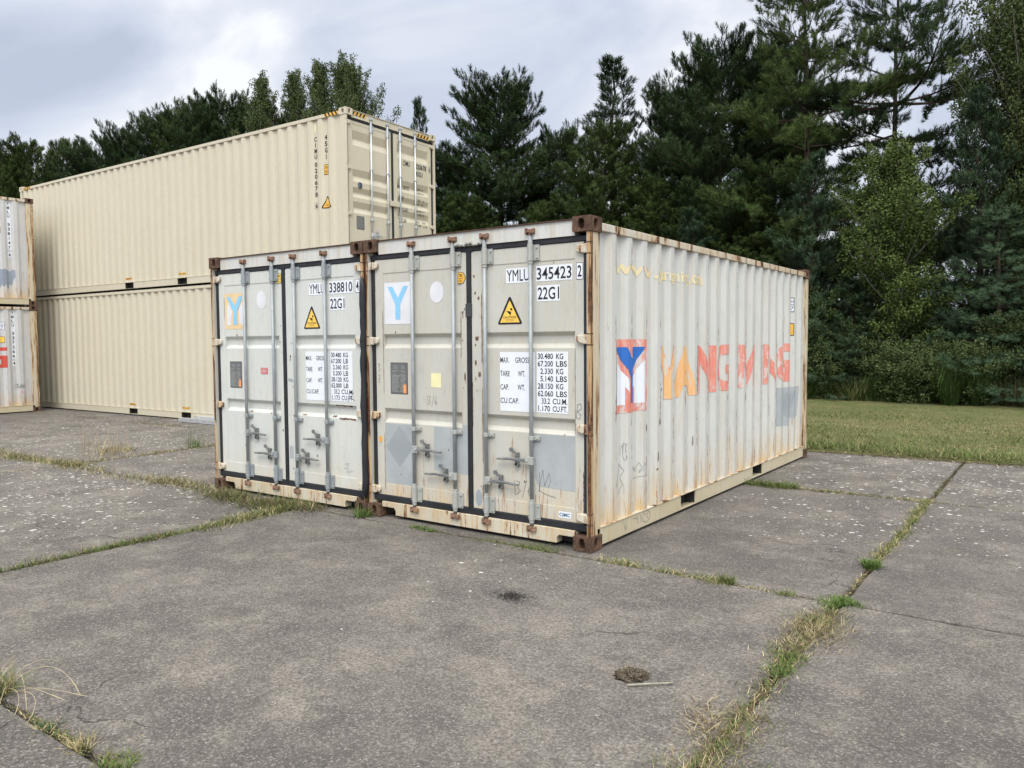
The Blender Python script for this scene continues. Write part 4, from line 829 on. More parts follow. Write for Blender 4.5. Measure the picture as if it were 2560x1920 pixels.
def strip(x0, y0, x1, y1, width, n, clump=.35, seed=0, jit=None):
    """points scattered along a joint, gathered in clumps"""
    g = np.random.default_rng(seed); L = math.hypot(x1 - x0, y1 - y0); k = max(3, int(L / clump)); cen = g.uniform(0, 1, k); wt = g.uniform(.2, 1, k) ** 2; wt /= wt.sum()
    c = g.choice(k, n, p=wt); t = np.where(g.uniform(0, 1, n) < .45, g.uniform(0, 1, n), cen[c] + g.normal(0, clump * .35 / L, n)); t = np.clip(t, 0, 1)
    wob = .25 * width * np.sin(t * L * 2.3 + seed)
    off = g.normal(0, width * .36, n) * (.5 + .8 * wt[c] * k * .5).clip(.4, 1.4) + wob; nx, ny = -(y1 - y0) / L, (x1 - x0) / L
    return np.stack([x0 + (x1 - x0) * t + nx * off, y0 + (y1 - y0) * t + ny * off], 1)
def joint_grass(label, parts, seed):
    """parts: (points, h, w, lean, palette) joined into one stuff object"""
    obs = [blades('joint_grass', p[0], p[1], p[2], p[3], p[4], seed=seed + i, z=-.012) for i, p in enumerate(parts)]
    base = obs[0]
    if len(obs) > 1:
        # join meshes by numpy (keeps the tint attribute)
        V = []; T = []; C = []; o_ = 0
        for o in obs:
            me = o.data; nv = len(me.vertices); a = np.empty(nv * 3); me.vertices.foreach_get('co', a); V.append(a.reshape(-1, 3)); t = np.empty(len(me.loops), np.int32); me.loops.foreach_get('vertex_index', t); T.append(t + o_)
            c = np.empty(nv * 4, np.float32); me.color_attributes['tint'].data.foreach_get('color', c); C.append(c); o_ += nv
        V = np.concatenate(V); T = np.concatenate(T); C = np.concatenate(C); me = bpy.data.meshes.new('joint_grass'); me.vertices.add(len(V)); me.vertices.foreach_set('co', V.ravel()); me.loops.add(len(T)); me.loops.foreach_set('vertex_index', T)
        me.polygons.add(len(T) // 3); me.polygons.foreach_set('loop_start', np.arange(0, len(T), 3, dtype=np.int32)); me.polygons.foreach_set('loop_total', np.full(len(T) // 3, 3, np.int32)); me.update()
        me.color_attributes.new('tint', 'FLOAT_COLOR', 'POINT').data.foreach_set('color', C); me.materials.append(M['blade'])
        for o in obs: m_ = o.data; bpy.data.objects.remove(o); bpy.data.meshes.remove(m_)
        base = bpy.data.objects.new('joint_grass', me); COL.objects.link(base)
    base.name = 'joint_grass'; tag(base, label, 'grass', kind='stuff'); return base
MIX = GREEN + OLIVE + STRAW + BROWN
joint_grass('thick tangled grass in the joint running from the left edge to the foot of the white containers', [
    (strip(-14, -.12, -3.0, -.12, .25, 7500, .4, 1), (.04, .12), .006, (.2, 1.3), MIX), (strip(-10.5, -.12, -3.2, -.12, .34, 1900, .5, 2), (.05, .18), .004, (.3, 1.4), STRAW + OLIVE),
    (strip(-4.6, -.20, -3.0, -.14, .30, 3500, .3, 3), (.05, .16), .006, (.5, 1.45), GREEN + OLIVE + BROWN + BROWN), (strip(-3.3, -.05, -2.4, -.12, .28, 1100, .3, 30), (.03, .07), .005, (.9, 1.5), BROWN + BROWN + OLIVE)], 100)
joint_grass('green grass line in the joint that reaches the foot of the white container from the lower left', [
    (strip(-3.29, -3.9, -3.29, -.2, .085, 6500, .35, 4), (.03, .10), .005, (.3, 1.4), GREEN + GREEN + OLIVE + BROWN + STRAW[:1]), (strip(-3.29, -1.3, -3.29, -.2, .22, 2300, .35, 5), (.04, .12), .005, (.4, 1.45), OLIVE + STRAW + GREEN)], 120)
joint_grass('low weedy debris along the joint in front of the two white containers', [
    (strip(-2.45, -.115, 0.2, -.10, .15, 1900, .4, 6), (.02, .05), .004, (.9, 1.5), BROWN + OLIVE + BROWN), (strip(-1.75, -.10, -1.5, -.12, .08, 350, .3, 61), (.03, .08), .005, (.3, 1.3), GREEN), (strip(-1.0, -.09, -.25, -.10, .15, 1100, .3, 62), (.03, .07), .004, (.6, 1.4), OLIVE + GREEN),
    (strip(.10, -.11, 1.15, -.13, .10, 2300, .25, 7), (.02, .07), .004, (.4, 1.4), GREEN + OLIVE + STRAW), (strip(1.1, -.13, 1.8, -.14, .03, 350, .2, 8), (.02, .05), .004, (.4, 1.4), OLIVE + STRAW)], 140)
joint_grass('dry and green grass filling the joint in the right foreground', [
    (strip(1.845, -3.1, 1.845, -.28, .13, 8500, .30, 9), (.03, .085), .004, (.5, 1.45), MIX + BROWN), (strip(1.84, -2.6, 1.84, -1.9, .22, 3600, .3, 10), (.03, .085), .0026, (.7, 1.5), STRAW + BROWN + BROWN + OLIVE + GREEN), (strip(1.66, -1.86, 1.74, -2.16, .12, 500, .3, 101), (.05, .13), .003, (.9, 1.5), STRAW + BROWN),
    (strip(1.80, -1.0, 1.84, -.5, .18, 3000, .25, 11), (.03, .095), .0026, (.7, 1.5), STRAW + STRAW + BROWN + BROWN + OLIVE), (strip(1.84, -1.42, 1.845, -1.12, .11, 1300, .12, 12), (.02, .065), .005, (.4, 1.35), GREEN), (strip(1.80, -.27, 1.90, -.06, .10, 1100, .12, 13), (.03, .08), .005, (.4, 1.35), GREEN)], 160)
joint_grass('short green grass in the joint running away beside the container towards the lawn', [
    (strip(1.845, -.05, 1.845, 1.2, .03, 500, .3, 14), (.02, .05), .004, (.4, 1.4), OLIVE + STRAW), (strip(1.845, 1.1, 1.845, 3.75, .08, 3800, .35, 15), (.025, .075), .0045, (.4, 1.4), OLIVE + GREEN + STRAW + OLIVE),
    (strip(1.15, 1.50, 2.95, 1.70, .07, 900, .6, 16), (.02, .05), .004, (.8, 1.5), OLIVE + STRAW), (strip(1.845, 3.7, 1.845, 6.6, .05, 500, .4, 17), (.03, .06), .005, (.5, 1.4), OLIVE + BROWN)], 180)
joint_grass('grass growing out from under the side of the near container', [
    (strip(-.1, 3.62, .55, 3.58, .16, 1800, .25, 18), (.04, .14), .006, (.4, 1.4), GREEN + OLIVE), (strip(.5, 3.58, 1.85, 3.57, .09, 1300, .3, 19), (.03, .08), .005, (.5, 1.4), OLIVE + STRAW + GREEN), (strip(1.9, 3.57, 4.2, 3.57, .03, 260, .4, 20), (.03, .06), .005, (.5, 1.4), GREEN + OLIVE)], 200)
joint_grass('dry grass fringe along the foot of the beige stack', [(strip(-18.5, 3.60, -9.0, 3.66, .30, 4200, .7, 21), (.02, .06), .008, (.5, 1.5), STRAW + OLIVE + BROWN)], 220)
joint_grass('grass in the cross joint on the left of the white containers', [(strip(-8.19, -.1, -8.19, 3.5, .18, 2400, .5, 22), (.03, .10), .007, (.5, 1.5), OLIVE + STRAW + BROWN), (strip(-8.2, -3.6, -8.19, -.2, .12, 1300, .5, 23), (.03, .07), .006, (.5, 1.5), STRAW + OLIVE)], 240)
joint_grass('small weeds in the joint across the lower left corner', [(strip(-1.25, -3.70, .25, -3.69, .05, 900, .2, 24), (.015, .045), .0035, (.6, 1.5), OLIVE + STRAW + GREEN + BROWN)], 260)
def tuft(x, y, rad, n, h, w, lean, pal, label, seed, grp=None, droop=.5):
    g = np.random.default_rng(seed); r_ = rad * np.sqrt(g.uniform(0, 1, n)); a = g.uniform(0, 2 * np.pi, n)
    o = blades('grass_tuft', np.stack([x + r_ * np.cos(a), y + r_ * np.sin(a)], 1), h, w, lean, pal, seed=seed, z=-.01, droop=droop); tag(o, label, 'grass tuft', grp); return o
tuft(-2.44, -.07, .07, 130, (.10, .20), .007, (.1, 1.2), BRIGHT, 'bright green tuft at the foot of the corner castings where the two white containers meet', 301)
tuft(1.85, .81, .055, 420, (.06, .13), .005, (.0, 1.0), BRIGHT, 'round bright green tuft in the right-hand joint, alone', 302)
tuft(1.12, -.11, .05, 150, (.07, .12), .005, (.1, 1.1), BRIGHT[:2] + OLIVE, 'small green tuft on the joint to the right of the rusty corner', 303)
tuft(1.52, -.15, .05, 110, (.04, .09), .005, (.3, 1.3), GREEN + OLIVE, 'tiny tuft just left of the crossing of the joints', 304)
tuft(-8.5, .62, .34, 60, (.30, .78), .006, (.0, .35), STRAW, 'tall dry grass tuft on the far left joint', 305, droop=.15)
tuft(-8.25, 1.9, .12, 60, (.15, .42), .007, (.0, .4), GREEN + BRIGHT[:1], 'green upright weed by the left container, beyond the dry tuft', 306, droop=.2)
tuft(-8.9, 1.0, .25, 200, (.10, .25), .007, (.2, 1.1), OLIVE + STRAW, 'low dry tuft between the tall dry grass and the beige stack', 307)
tuft(-1.10, -3.67, .065, 300, (.08, .27), .0030, (.0, 1.0), STRAW + OLIVE + GREEN, 'large straggling dry tuft in the lower left corner', 308, droop=.9)
tuft(-.56, -3.69, .05, 160, (.03, .07), .004, (.4, 1.4), [(.04, .085, .04), (.06, .11, .04)] + STRAW[:1], 'dark green tuft in the lower left joint', 309)
tuft(-.27, -3.69, .05, 160, (.04, .09), .0035, (.3, 1.4), OLIVE + STRAW, 'straw coloured tuft in the lower left joint, next to the bottom edge', 310)
tuft(-.02, -3.68, .07, 300, (.03, .08), .004, (.3, 1.3), BRIGHT + OLIVE, 'fresh green tuft cut by the bottom edge of the picture', 311)
# long fallen stems beside the corner tuft
MBs = MB(); rd = random.Random(31)
for k in range(8):
    x0, y0 = -1.05 + rd.uniform(-.05, .05), -3.66 + rd.uniform(-.04, .05); a = rd.uniform(-.3, 1.5); L = rd.uniform(.2, .42); b = rd.uniform(-.8, .8); z1 = rd.uniform(.03, .16)
    MBs.tube([(x0 + math.cos(a + b * t) * L * t, y0 + math.sin(a + b * t) * L * t, .01 + z1 * math.sin(math.pi * min(1, t * .95)) * (1 - t * .3)) for t in [i / 9 for i in range(10)]], [.0011] * 8 + [.0020, .0010], 5)
tag(MBs.build('dry_grass_stems', flat('straw_stem', (.40, .34, .20), .7)), 'long dry stems arching out of the corner tuft over the concrete', 'grass stems')

# lawn blades
g = NPR; n = 190000
d = 1 - np.sqrt(g.uniform(0, 1, n)) * .999; ly = 6.68 + (16.9 - 6.68) * d ** 1.0; lx = g.uniform(-7, 15, n)
lean_n = np.sin(lx * 1.3) * np.cos(ly * 1.7)
sel = g.uniform(0, 1, n) < .5 + .5 * (lean_n > -.3)
LAWN = [(.165, .155, .065), (.20, .18, .085), (.135, .145, .052), (.115, .125, .045), (.24, .205, .115), (.15, .125, .065)]
dryp = (np.sin(lx * .9 + 1.3 * np.sin(ly * .8)) + np.sin(ly * 1.9 + .7 * np.sin(lx * 1.7)) + g.normal(0, .5, n) + (ly - 10.5) * .16) > .15
tag(blades('lawn_grass', np.stack([lx, ly], 1)[sel & ~dryp], (.03, .085), .008, (.2, 1.3), [(.12, .140, .045), (.145, .150, .055), (.10, .122, .040), (.17, .16, .070)], z=.03, seed=401), 'short green lawn grass', 'grass', kind='stuff')
tag(blades('dry_lawn_grass', np.stack([lx, ly], 1)[sel & dryp], (.02, .06), .008, (.4, 1.4), [(.205, .185, .090), (.17, .155, .070), (.25, .215, .125), (.15, .145, .058)], z=.03, seed=405), 'short dry straw-coloured lawn grass', 'grass', kind='stuff')
n = 26000; xx = g.uniform(-4, 13, n); tag(blades('lawn_edge_grass', np.stack([xx, 6.78 + np.abs(g.normal(0, .42, n)) + .05 * np.sin(xx * 3)], 1), (.08, .24), .006, (.3, 1.35), GREEN + GREEN + OLIVE + BRIGHT[:1] + STRAW[:1], z=.01, seed=402), 'longer tangled grass along the concrete edge', 'grass', kind='stuff')
n = 6000; xx = g.uniform(-4, 13, n); tag(blades('edge_litter', np.stack([xx, 6.66 + g.normal(0, .07, n)], 1), (.03, .09), .010, (1.0, 1.5), BROWN + BROWN + STRAW[:1], z=.0, seed=403), 'brown dead grass litter where the lawn meets the concrete', 'grass', kind='stuff')
n = 9000; xx = g.uniform(-12, 15, n); tag(blades('forest_edge_grass', np.stack([xx, 16.3 + g.uniform(0, 1.6, n)], 1), (.10, .32), .010, (.1, 1.0), [(.06, .075, .02), (.09, .10, .03), (.17, .14, .07), (.04, .05, .018)], z=.03, seed=404, droop=.3), 'rank tall grass along the edge of the trees', 'grass', kind='stuff')

# dropping with a stick, dark stain
rd = random.Random(8); bm = bmesh.new(); bmesh.ops.create_icosphere(bm, subdivisions=4, radius=1)
from mathutils import noise as mn
for v in bm.verts:
    k = 1 + .30 * mn.noise(v.co * 2.2) + .22 * mn.noise(v.co * 7) + .12 * mn.noise(v.co * 19); v.co = Vector((v.co.x * .092 * k, v.co.y * .070 * k, max(-.002, v.co.z * .046 * k)))
me = bpy.data.meshes.new('moss_clod'); bm.to_mesh(me); bm.free()
cq = NM('dry_clod'); nn = cq.noise(70, 6, .7); cq.bump(nn, 1, .01); me.materials.append(cq.fin(cq.mix(cq.ramp(nn, .38, .62), (.022, .018, .014), (.15, .125, .09)), .95, 0, .1))
clod = bpy.data.objects.new('moss_clod', me); COL.objects.link(clod); clod.location = (1.275, -1.83, 0); clod.rotation_euler = (0, 0, .5); clod.scale = (.82, .82, .85); tag(clod, 'dark clod of dried moss and dirt lying on the concrete in the foreground', 'clod')
b_ = blades('clod_fibres', np.stack([NPR.normal(0, .045, 260), NPR.normal(0, .035, 260)], 1), (.03, .06), .0028, (.3, 1.5), BROWN + STRAW[:1], z=.012, seed=9); b_.parent = clod; b_['kind'] = 'stuff'
tag(MB().tube([(1.305, -1.935, .006), (1.40, -1.86, .010), (1.475, -1.79, .008)], [.0048, .0044, .0034], 8).build('stick', flat('pale_twig', (.34, .31, .24), .8, var=.4, sc=60)), 'short pale stick lying against the clod', 'stick')
n = 420; tag(blades('dirt_smear', np.stack([NPR.normal(.08, .055, n), NPR.normal(-1.17, .045, n)], 1), (.01, .03), .006, (1.2, 1.55), [(.02, .018, .016), (.035, .03, .026)], z=.001, seed=10), 'dark smear of dirt crumbs on the concrete in front of the container', 'dirt', kind='stuff')
n = 700; tag(blades('straw_bits', np.stack([NPR.uniform(-3, 4.5, n), NPR.uniform(-4, 3, n)], 1), (.01, .035), .003, (1.35, 1.56), STRAW + [(.5, .47, .40)], z=.001, seed=13), 'bits of straw and chaff scattered on the concrete', 'chaff', kind='stuff')

# ================================================================ trees
def mat_leaf(name, a, b, rough=.6):
    q = NM(name); g_ = q.t.nodes.new('ShaderNodeNewGeometry'); r_ = g_.outputs['Random Per Island']; n = q.noise(.8, 3, .5)
    f = q.math('ADD', q.math('MULTIPLY', r_, .55), q.math('MULTIPLY', q.ramp(n, .35, .65), .45))
    return q.fin(q.mix(f, a, b), .75, 0, .08)
def mat_bark(name, a, b):
    q = NM(name); n = q.noise(9, 6, .7, (2, 2, .5)); q.bump(n, .6, .02); return q.fin(q.mix(q.ramp(n, .35, .65), a, b), .9, 0, .1)
M['pine_a'] = mat_leaf('dark_pine_needles', (.022, .044, .020), (.068, .105, .038)); M['pine_b'] = mat_leaf('blue_green_pine_needles', (.030, .058, .034), (.080, .122, .062)); M['pine_c'] = mat_leaf('mid_green_pine_needles', (.032, .058, .018), (.088, .122, .036))
M['birch'] = mat_leaf('birch_leaves', (.042, .066, .024), (.105, .130, .050), .5); M['birch_l'] = mat_leaf('yellow_green_leaves', (.038, .066, .018), (.105, .140, .040), .5); M['broom'] = mat_leaf('broom_stems', (.045, .085, .018), (.10, .16, .03))
M['bark_p'] = mat_bark('pine_bark', (.028, .023, .019), (.085, .062, .046)); M['bark_b'] = mat_bark('pale_bark', (.08, .075, .065), (.26, .25, .22))

def templ(kind, seed):
    g = np.random.default_rng(seed); T = []
    if kind == 'needle':
        for k in range(24):
            a = g.uniform(0, 2 * np.pi); z = k / 24 * .80; rad = g.uniform(.34, .52); up = g.uniform(.18, .42); w_ = .040
            c, s_ = np.cos(a), np.sin(a); T.append([(-s_ * w_, c * w_, z), (s_ * w_, -c * w_, z), (c * rad, s_ * rad, z + up)])
        for k in range(5):
            a = g.uniform(0, 2 * np.pi); c, s_ = np.cos(a), np.sin(a); T.append([(-s_ * .03, c * .03, .8), (s_ * .03, -c * .03, .8), (c * .12, s_ * .12, 1.2)])
    else:
        for k in range(17):
            p = np.array([g.uniform(-.35, .35), g.uniform(-.35, .35), g.uniform(0, 1)]); d = g.normal(size=3); d /= np.linalg.norm(d); e = np.cross(d, g.normal(size=3)); e /= np.linalg.norm(e)
            l, w_ = g.uniform(.10, .16), g.uniform(.06, .09); T.append([p - d * l, p + e * w_, p + d * l]); T.append([p - d * l, p + d * l, p - e * w_])
    return np.array(T)
TPL = {k: [templ(k, s_) for s_ in range(4)] for k in ('needle', 'leaf')}
def foliage_mesh(name, P, D, Lg, kind, mat, seed=0):
    g = np.random.default_rng(seed); P = np.array(P); D = np.array(D); Lg = np.array(Lg); D /= np.linalg.norm(D, axis=1)[:, None]
    a = g.normal(size=P.shape); A = np.cross(D, a); A /= np.linalg.norm(A, axis=1)[:, None]; B = np.cross(D, A); out = []; pick = g.integers(0, 4, len(P))
    for k in range(4):
        m_ = pick == k; T = TPL[kind][k].reshape(-1, 3); p, d, A_, B_, l = P[m_], D[m_], A[m_], B[m_], Lg[m_]
        V = p[:, None] + l[:, None, None] * (T[None, :, 0, None] * A_[:, None] + T[None, :, 1, None] * B_[:, None] + T[None, :, 2, None] * d[:, None]); out.append(V.reshape(-1, 3))
    V = np.concatenate(out); n = len(V); me = bpy.data.meshes.new(name); me.vertices.add(n); me.vertices.foreach_set('co', V.ravel()); me.loops.add(n); me.loops.foreach_set('vertex_index', np.arange(n, dtype=np.int32))
    me.polygons.add(n // 3); me.polygons.foreach_set('loop_start', np.arange(0, n, 3, dtype=np.int32)); me.polygons.foreach_set('loop_total', np.full(n // 3, 3, np.int32)); me.update(); me.materials.append(mat); return me
def gen_tree(seed, h, Rr, base, prof, kind, whorl=.5, nb=5, elev=(5, 55), inner=.25, sl=.26, twig=.45, dens=1.0, mat='pine_a', bark='bark_p', trunk_r=None, up=.7, lean=0.0, flatten=0.0):
    rd = random.Random(seed); P, D, Lg = [], [], []; wood = MB(); tr = trunk_r or h * .012 + .03
    tp = [Vector((lean * (i / 10) ** 1.5 * h + rd.uniform(-.05, .05) * i / 5, rd.uniform(-.05, .05) * i / 5, h * i / 10)) for i in range(11)]
    def tpt(z): t = min(z / h * 10, 9.999); i = int(t); return tp[i].lerp(tp[i + 1], t - i)
    wood.tube(tp, [tr * (1 - .093 * i) for i in range(11)], 7, False)
    z = base * h; limb_ph = rd.random() * 6
    while z < h * .985:
        rel = (z - base * h) / (h * (1 - base)); Lm = Rr * prof(rel); off = rd.random() * 6.28
        for k in range(nb):
            az = off + 6.283 * k / nb + rd.uniform(-.45, .45); L = Lm * (rd.uniform(.62, 1.12) if kind == 'needle' else rd.choice((.45, .7, .85, 1.0, 1.3))) + .12
            el = R(elev[0] + (elev[1] - elev[0]) * rel ** 1.3 + rd.uniform(-9, 9)); p0 = tpt(z + rd.uniform(-.12, .12)); pts = [p0]; p = p0.copy(); cur = el; a_ = az
            for s_ in range(6):
                st = L / 6; cur_ = cur + (R(14) * (s_ - 2.2) / 3 if kind == 'needle' else R(6)); d = Vector((math.cos(a_) * math.cos(cur_), math.sin(a_) * math.cos(cur_), math.sin(cur_))); p = p + d * st; pts.append(p.copy()); a_ += rd.uniform(-.12, .12)
            wood.tube(pts, [max(.006, L * .013 * (1 - t / 6.5)) for t in range(7)], 4, False)
            nt = max(3, int(L * 5.2 * dens))
            for j in range(nt):
                inn = inner * (1 - .42 * rel); t = inn + (1 - inn) * (j + rd.random()) / nt; q_ = t * 6; i = min(5, int(q_)); b0 = pts[i].lerp(pts[i + 1], q_ - i); bd = (pts[i + 1] - pts[i]).normalized()
                sd_ = 1 if j % 2 else -1; ang = rd.uniform(.5, 1.1) * sd_; td = Vector((bd.x * math.cos(ang) - bd.y * math.sin(ang), bd.x * math.sin(ang) + bd.y * math.cos(ang), bd.z * (1 - flatten) + rd.uniform(-.12, .35)))
                if td.length < .1: continue
                td.normalize(); tl = (twig * L * (1 - t) * .9 + .22) * rd.uniform(.6, 1.1)
                ns = max(1, int(tl / (.13 if kind == 'needle' else .16) * dens))
                for m_ in range(ns):
                    u = (m_ + .6) / ns; pp = b0 + td * tl * u + Vector((rd.uniform(-.05, .05), rd.uniform(-.05, .05), rd.uniform(-.03, .06))); dd = td * .7 + Vector((rd.uniform(-.5, .5), rd.uniform(-.5, .5), up * rd.uniform(.4, 1.3)))
                    P.append(pp); D.append(dd); Lg.append(sl * rd.uniform(.75, 1.25))
            for m_ in range(3): P.append(pts[-1] + Vector((rd.uniform(-.08, .08),) * 3)); D.append((pts[-1] - pts[-2]).normalized() + Vector((rd.uniform(-.3, .3), rd.uniform(-.3, .3), up))); Lg.append(sl * 1.15)
        z += whorl * rd.uniform(.75, 1.25) * (1 - .35 * rel)
    for m_ in range(6): P.append(tp[-1] + Vector((rd.uniform(-.1, .1), rd.uniform(-.1, .1), -m_ * .09))); D.append(Vector((rd.uniform(-.3, .3), rd.uniform(-.3, .3), 1))); Lg.append(sl * 1.2)
    cm = foliage_mesh('crown', P, D, Lg, kind, M[mat], seed); wm = bpy.data.meshes.new('trunk'); wm.from_pydata(wood.v, [], wood.f); wm.materials.append(M[bark]); wm.update()
    return cm, wm, h, Rr, (P, D, Lg)
pineP = lambda r: (1 - r) ** .62 * (.55 + .75 * min(1, r * 3.5 + .25)) ; roundP = lambda r: max(.12, math.sin(math.pi * (r * .86 + .12)) ** .7)
crownP = lambda r: (1 - r) ** .36 * (.70 + .42 * min(1, r * 3 + .2)) * (1 + .10 * math.sin(r * 23)); openP = lambda r: (.80 + .25 * math.sin(r * 17)) * (1 - r) ** .45; coneP = lambda r: (1 - r) ** .85
PROTO = {
 'pine1': gen_tree(1, 12, 3.3, .08, crownP, 'needle', .44, 7, (2, 44), .18, .235, twig=.5, dens=1.3, up=.9), 'pine2': gen_tree(2, 11, 3.0, .05, pineP, 'needle', .46, 6, (4, 48), .20, .225, twig=.5, dens=1.3, mat='pine_c', up=.9),
 'pine3': gen_tree(3, 12, 3.4, .10, crownP, 'needle', .50, 6, (4, 46), .24, .24, twig=.5, dens=1.3, up=.9), 'sparse': gen_tree(4, 12, 2.3, .12, coneP, 'needle', .50, 5, (15, 58), .25, .215, twig=.55, dens=1.1, mat='pine_b'),
 'open1': gen_tree(5, 13, 4.3, .28, openP, 'needle', .98, 5, (2, 34), .36, .235, twig=.58, dens=1.4, mat='pine_c', trunk_r=.16, flatten=.75, up=.6), 'open2': gen_tree(6, 13.5, 4.9, .28, openP, 'needle', .92, 6, (-2, 30), .37, .235, twig=.60, dens=1.4, mat='pine_a', trunk_r=.15, flatten=.8, up=.55),
 'young': gen_tree(7, 6.5, 1.8, .03, coneP, 'needle', .40, 6, (10, 55), .12, .20, dens=1.15, mat='pine_b'), 'spruce': gen_tree(8, 6, 2.2, .05, coneP, 'needle', .50, 6, (-4, 25), .12, .19, dens=1.15, mat='pine_b', up=.25, flatten=.7),
 'birch1': gen_tree(9, 12, 2.6, .12, lambda r: (1 - r) ** .55 * (.55 + .5 * min(1, r * 3)), 'leaf', .40, 6, (40, 68), .10, .30, twig=.6, mat='birch', bark='bark_b'), 'birch2': gen_tree(10, 11, 2.9, .10, roundP, 'leaf', .36, 6, (30, 72), .12, .30, twig=.5, dens=1.1, mat='birch', bark='bark_b'),
 'aspen': gen_tree(12, 6.5, 1.9, .05, roundP, 'leaf', .28, 6, (24, 70), .10, .27, dens=1.25, mat='birch_l', bark='bark_b'), 'shrub': gen_tree(13, 1.5, .95, .02, roundP, 'leaf', .16, 6, (15, 60), .05, .17, dens=1.3, mat='birch', bark='bark_b', trunk_r=.03)}
used = {}
def tree(proto, x, y, h, rs, rot, label, grp='trees along the edge of the lawn', cat=None, name=None):
    cm, wm, H_, R_, _ = PROTO[proto]; nm = name or ('pine_tree' if proto in ('pine1', 'pine2', 'pine3', 'sparse', 'open1', 'open2', 'young') else 'spruce_tree' if proto == 'spruce' else 'birch_tree' if proto != 'aspen' else 'aspen_tree')
    e_ = empty(nm, (x, y, 0), rot); h *= {'pine1': .90, 'pine3': .90, 'birch1': .95}.get(proto, 1.0); e_.scale = (rs, rs, h / H_); tag(e_, label, cat or 'tree', grp)
    for n_, m_ in (('crown', cm), ('trunk', wm)): o = bpy.data.objects.new(n_, m_); COL.objects.link(o); o.parent = e_
    return e_
TREES = [
 ('pine1', -64.5, 22.2, 17.6, 1.4, 0.3, 'dark pine at the extreme left edge of the picture'), ('pine2', -55.5, 19.6, 15.4, 1.7, 1.2, 'lower pine second from the left edge of the picture'), ('pine2', -51.4, 20.5, 14.9, 1.5, 5.2, 'third pine from the left edge of the picture, low and even'), ('pine3', -47.5, 20.5, 15.2, 1.4, 2.0, 'low blunt pine above the left end of the beige stack'),
 ('pine3', -42.6, 19.6, 15.2, 1.0, 3.1, 'pine left of the long dark pine mass behind the beige stack'), ('pine1', -39.8, 20.5, 15.7, 1.2, .7, 'broad pine of the dark mass behind the beige stack, left part'), ('pine2', -37.0, 20.5, 14.9, 1.4, 4.0, 'pine in the middle of the dark mass behind the beige stack'), ('pine3', -34.7, 19.3, 14.6, 1.0, 1.0, 'front pine of the dark mass behind the beige stack'),
 ('pine1', -35.0, 21.3, 16.0, 1.25, 5.0, 'highest pine of the dark mass behind the beige stack, left of the birches'), ('birch1', -31.7, 21, 15.8, 1.0, .4, 'slim birch rising left of the pair of birches behind the beige stack'), ('birch1', -30.6, 22.4, 16.2, .95, 2.2, 'middle birch of the three slim birches behind the beige stack'),
 ('birch1', -28.2, 22, 16.0, 1.05, 4.0, 'tallest slim birch, right one of the pair behind the beige stack'), ('birch2', -25.1, 21, 13.7, .95, 1.0, 'light feathery birch just above the top corner of the beige stack'), ('pine2', -32.5, 22.5, 14.0, 1.5, 1.5, 'pine filling in below the slim birches'), ('pine3', -29.0, 23.5, 13.0, 1.1, .5, 'pine behind the slim birches, right part'),
 ('sparse', -26.6, 27.5, 14.9, 1.15, 1.0, 'thin pine top peeping over the beige container doors'), ('pine3', -18.5, 20.3, 10.3, .72, .2, 'left shoulder pine next to the beige container doors'), ('pine3', -16.6, 21.5, 13.3, 1.22, 2.6, 'large dense pine between the beige stack and the middle gap of sky'),
 ('pine3', -14.9, 23.4, 11.3, .72, 4.4, 'lower pine on the right side of the large dense middle pine'), ('sparse', -11.1, 21, 12.0, 1.55, 1.9, 'slender light pine with gaps, right of the middle gap of sky'), ('pine2', -10.3, 19, 9.0, 1.05, 3.3, 'green pine in front of the slender light pine'),
 ('pine3', -9.4, 22.8, 12.0, .95, 5.2, 'pine right behind the slender light pine, rounded'), ('pine3', -7.0, 21, 12.6, .98, .9, 'tall pine left of the open-limbed pines'), ('pine1', -6.0, 24.0, 13.2, .85, 3.7, 'pine top behind and right of the tall pine'),
 ('open1', -4.0, 20.5, 14.4, 1.02, .4, 'big open-limbed pine above the far end of the container, sky between its branches'), ('open2', -1.7, 22, 14.9, .95, 2.45, 'big open-limbed pine whose long branches reach right into the sky'),
 ('birch2', 1.9, 19.6, 11.6, .85, .5, 'birch with loose leafy shoots at the upper right'), ('birch2', 3.4, 20.5, 12.6, 1.1, 2.9, 'tall leafy birch cut by the right edge of the picture'),
 ('pine2', -8.6, 18.8, 6.9, .9, 1.1, 'small pine right behind the rusty top corner of the near container'), ('pine2', -5.6, 19.2, 6.3, .95, 2.1, 'low pine in front of the open-limbed pines'), ('young', -3.1, 18, 6.6, 1.15, .3, 'blue-green young pine behind the far end of the near container'),
 ('aspen', -.9, 17.8, 6.1, .95, 1.4, 'yellow-green young aspen standing in front of the dark pines'), ('young', .9, 18.6, 7.8, 1.2, 2.8, 'dark young pine between the aspen and the birches'), ('spruce', 1.5, 17.4, 4.8, 1.05, .6, 'young pine with tiered horizontal branches in front of the birches'),
 ('spruce', 3.1, 17.2, 3.6, .95, 2.2, 'low blue-green pine at the right edge above the lawn'), ('young', -1.9, 17.4, 3.2, .8, 4.2, 'small pine bush left of the aspen trunk'), ('pine2', -12.8, 19, 6.6, .85, 4.9, 'low pine in front of the large dense middle pine'),
 ('pine2', -16.5, 18.8, 7.2, 1.0, 5.6, 'low pine right of the beige container doors'), ('young', -6.6, 17.8, 5.4, 1.1, 5.1, 'low young pine hidden mostly by the near container'), ('aspen', 4.2, 18.4, 8.4, 1.1, 3.3, 'leafy aspen at the right edge under the tall birch'),
 ('open1', 2.3, 23.5, 12.0, .95, 3.6, 'dark open pine behind the birches')]
for i, t in enumerate(TREES): tree(*t)
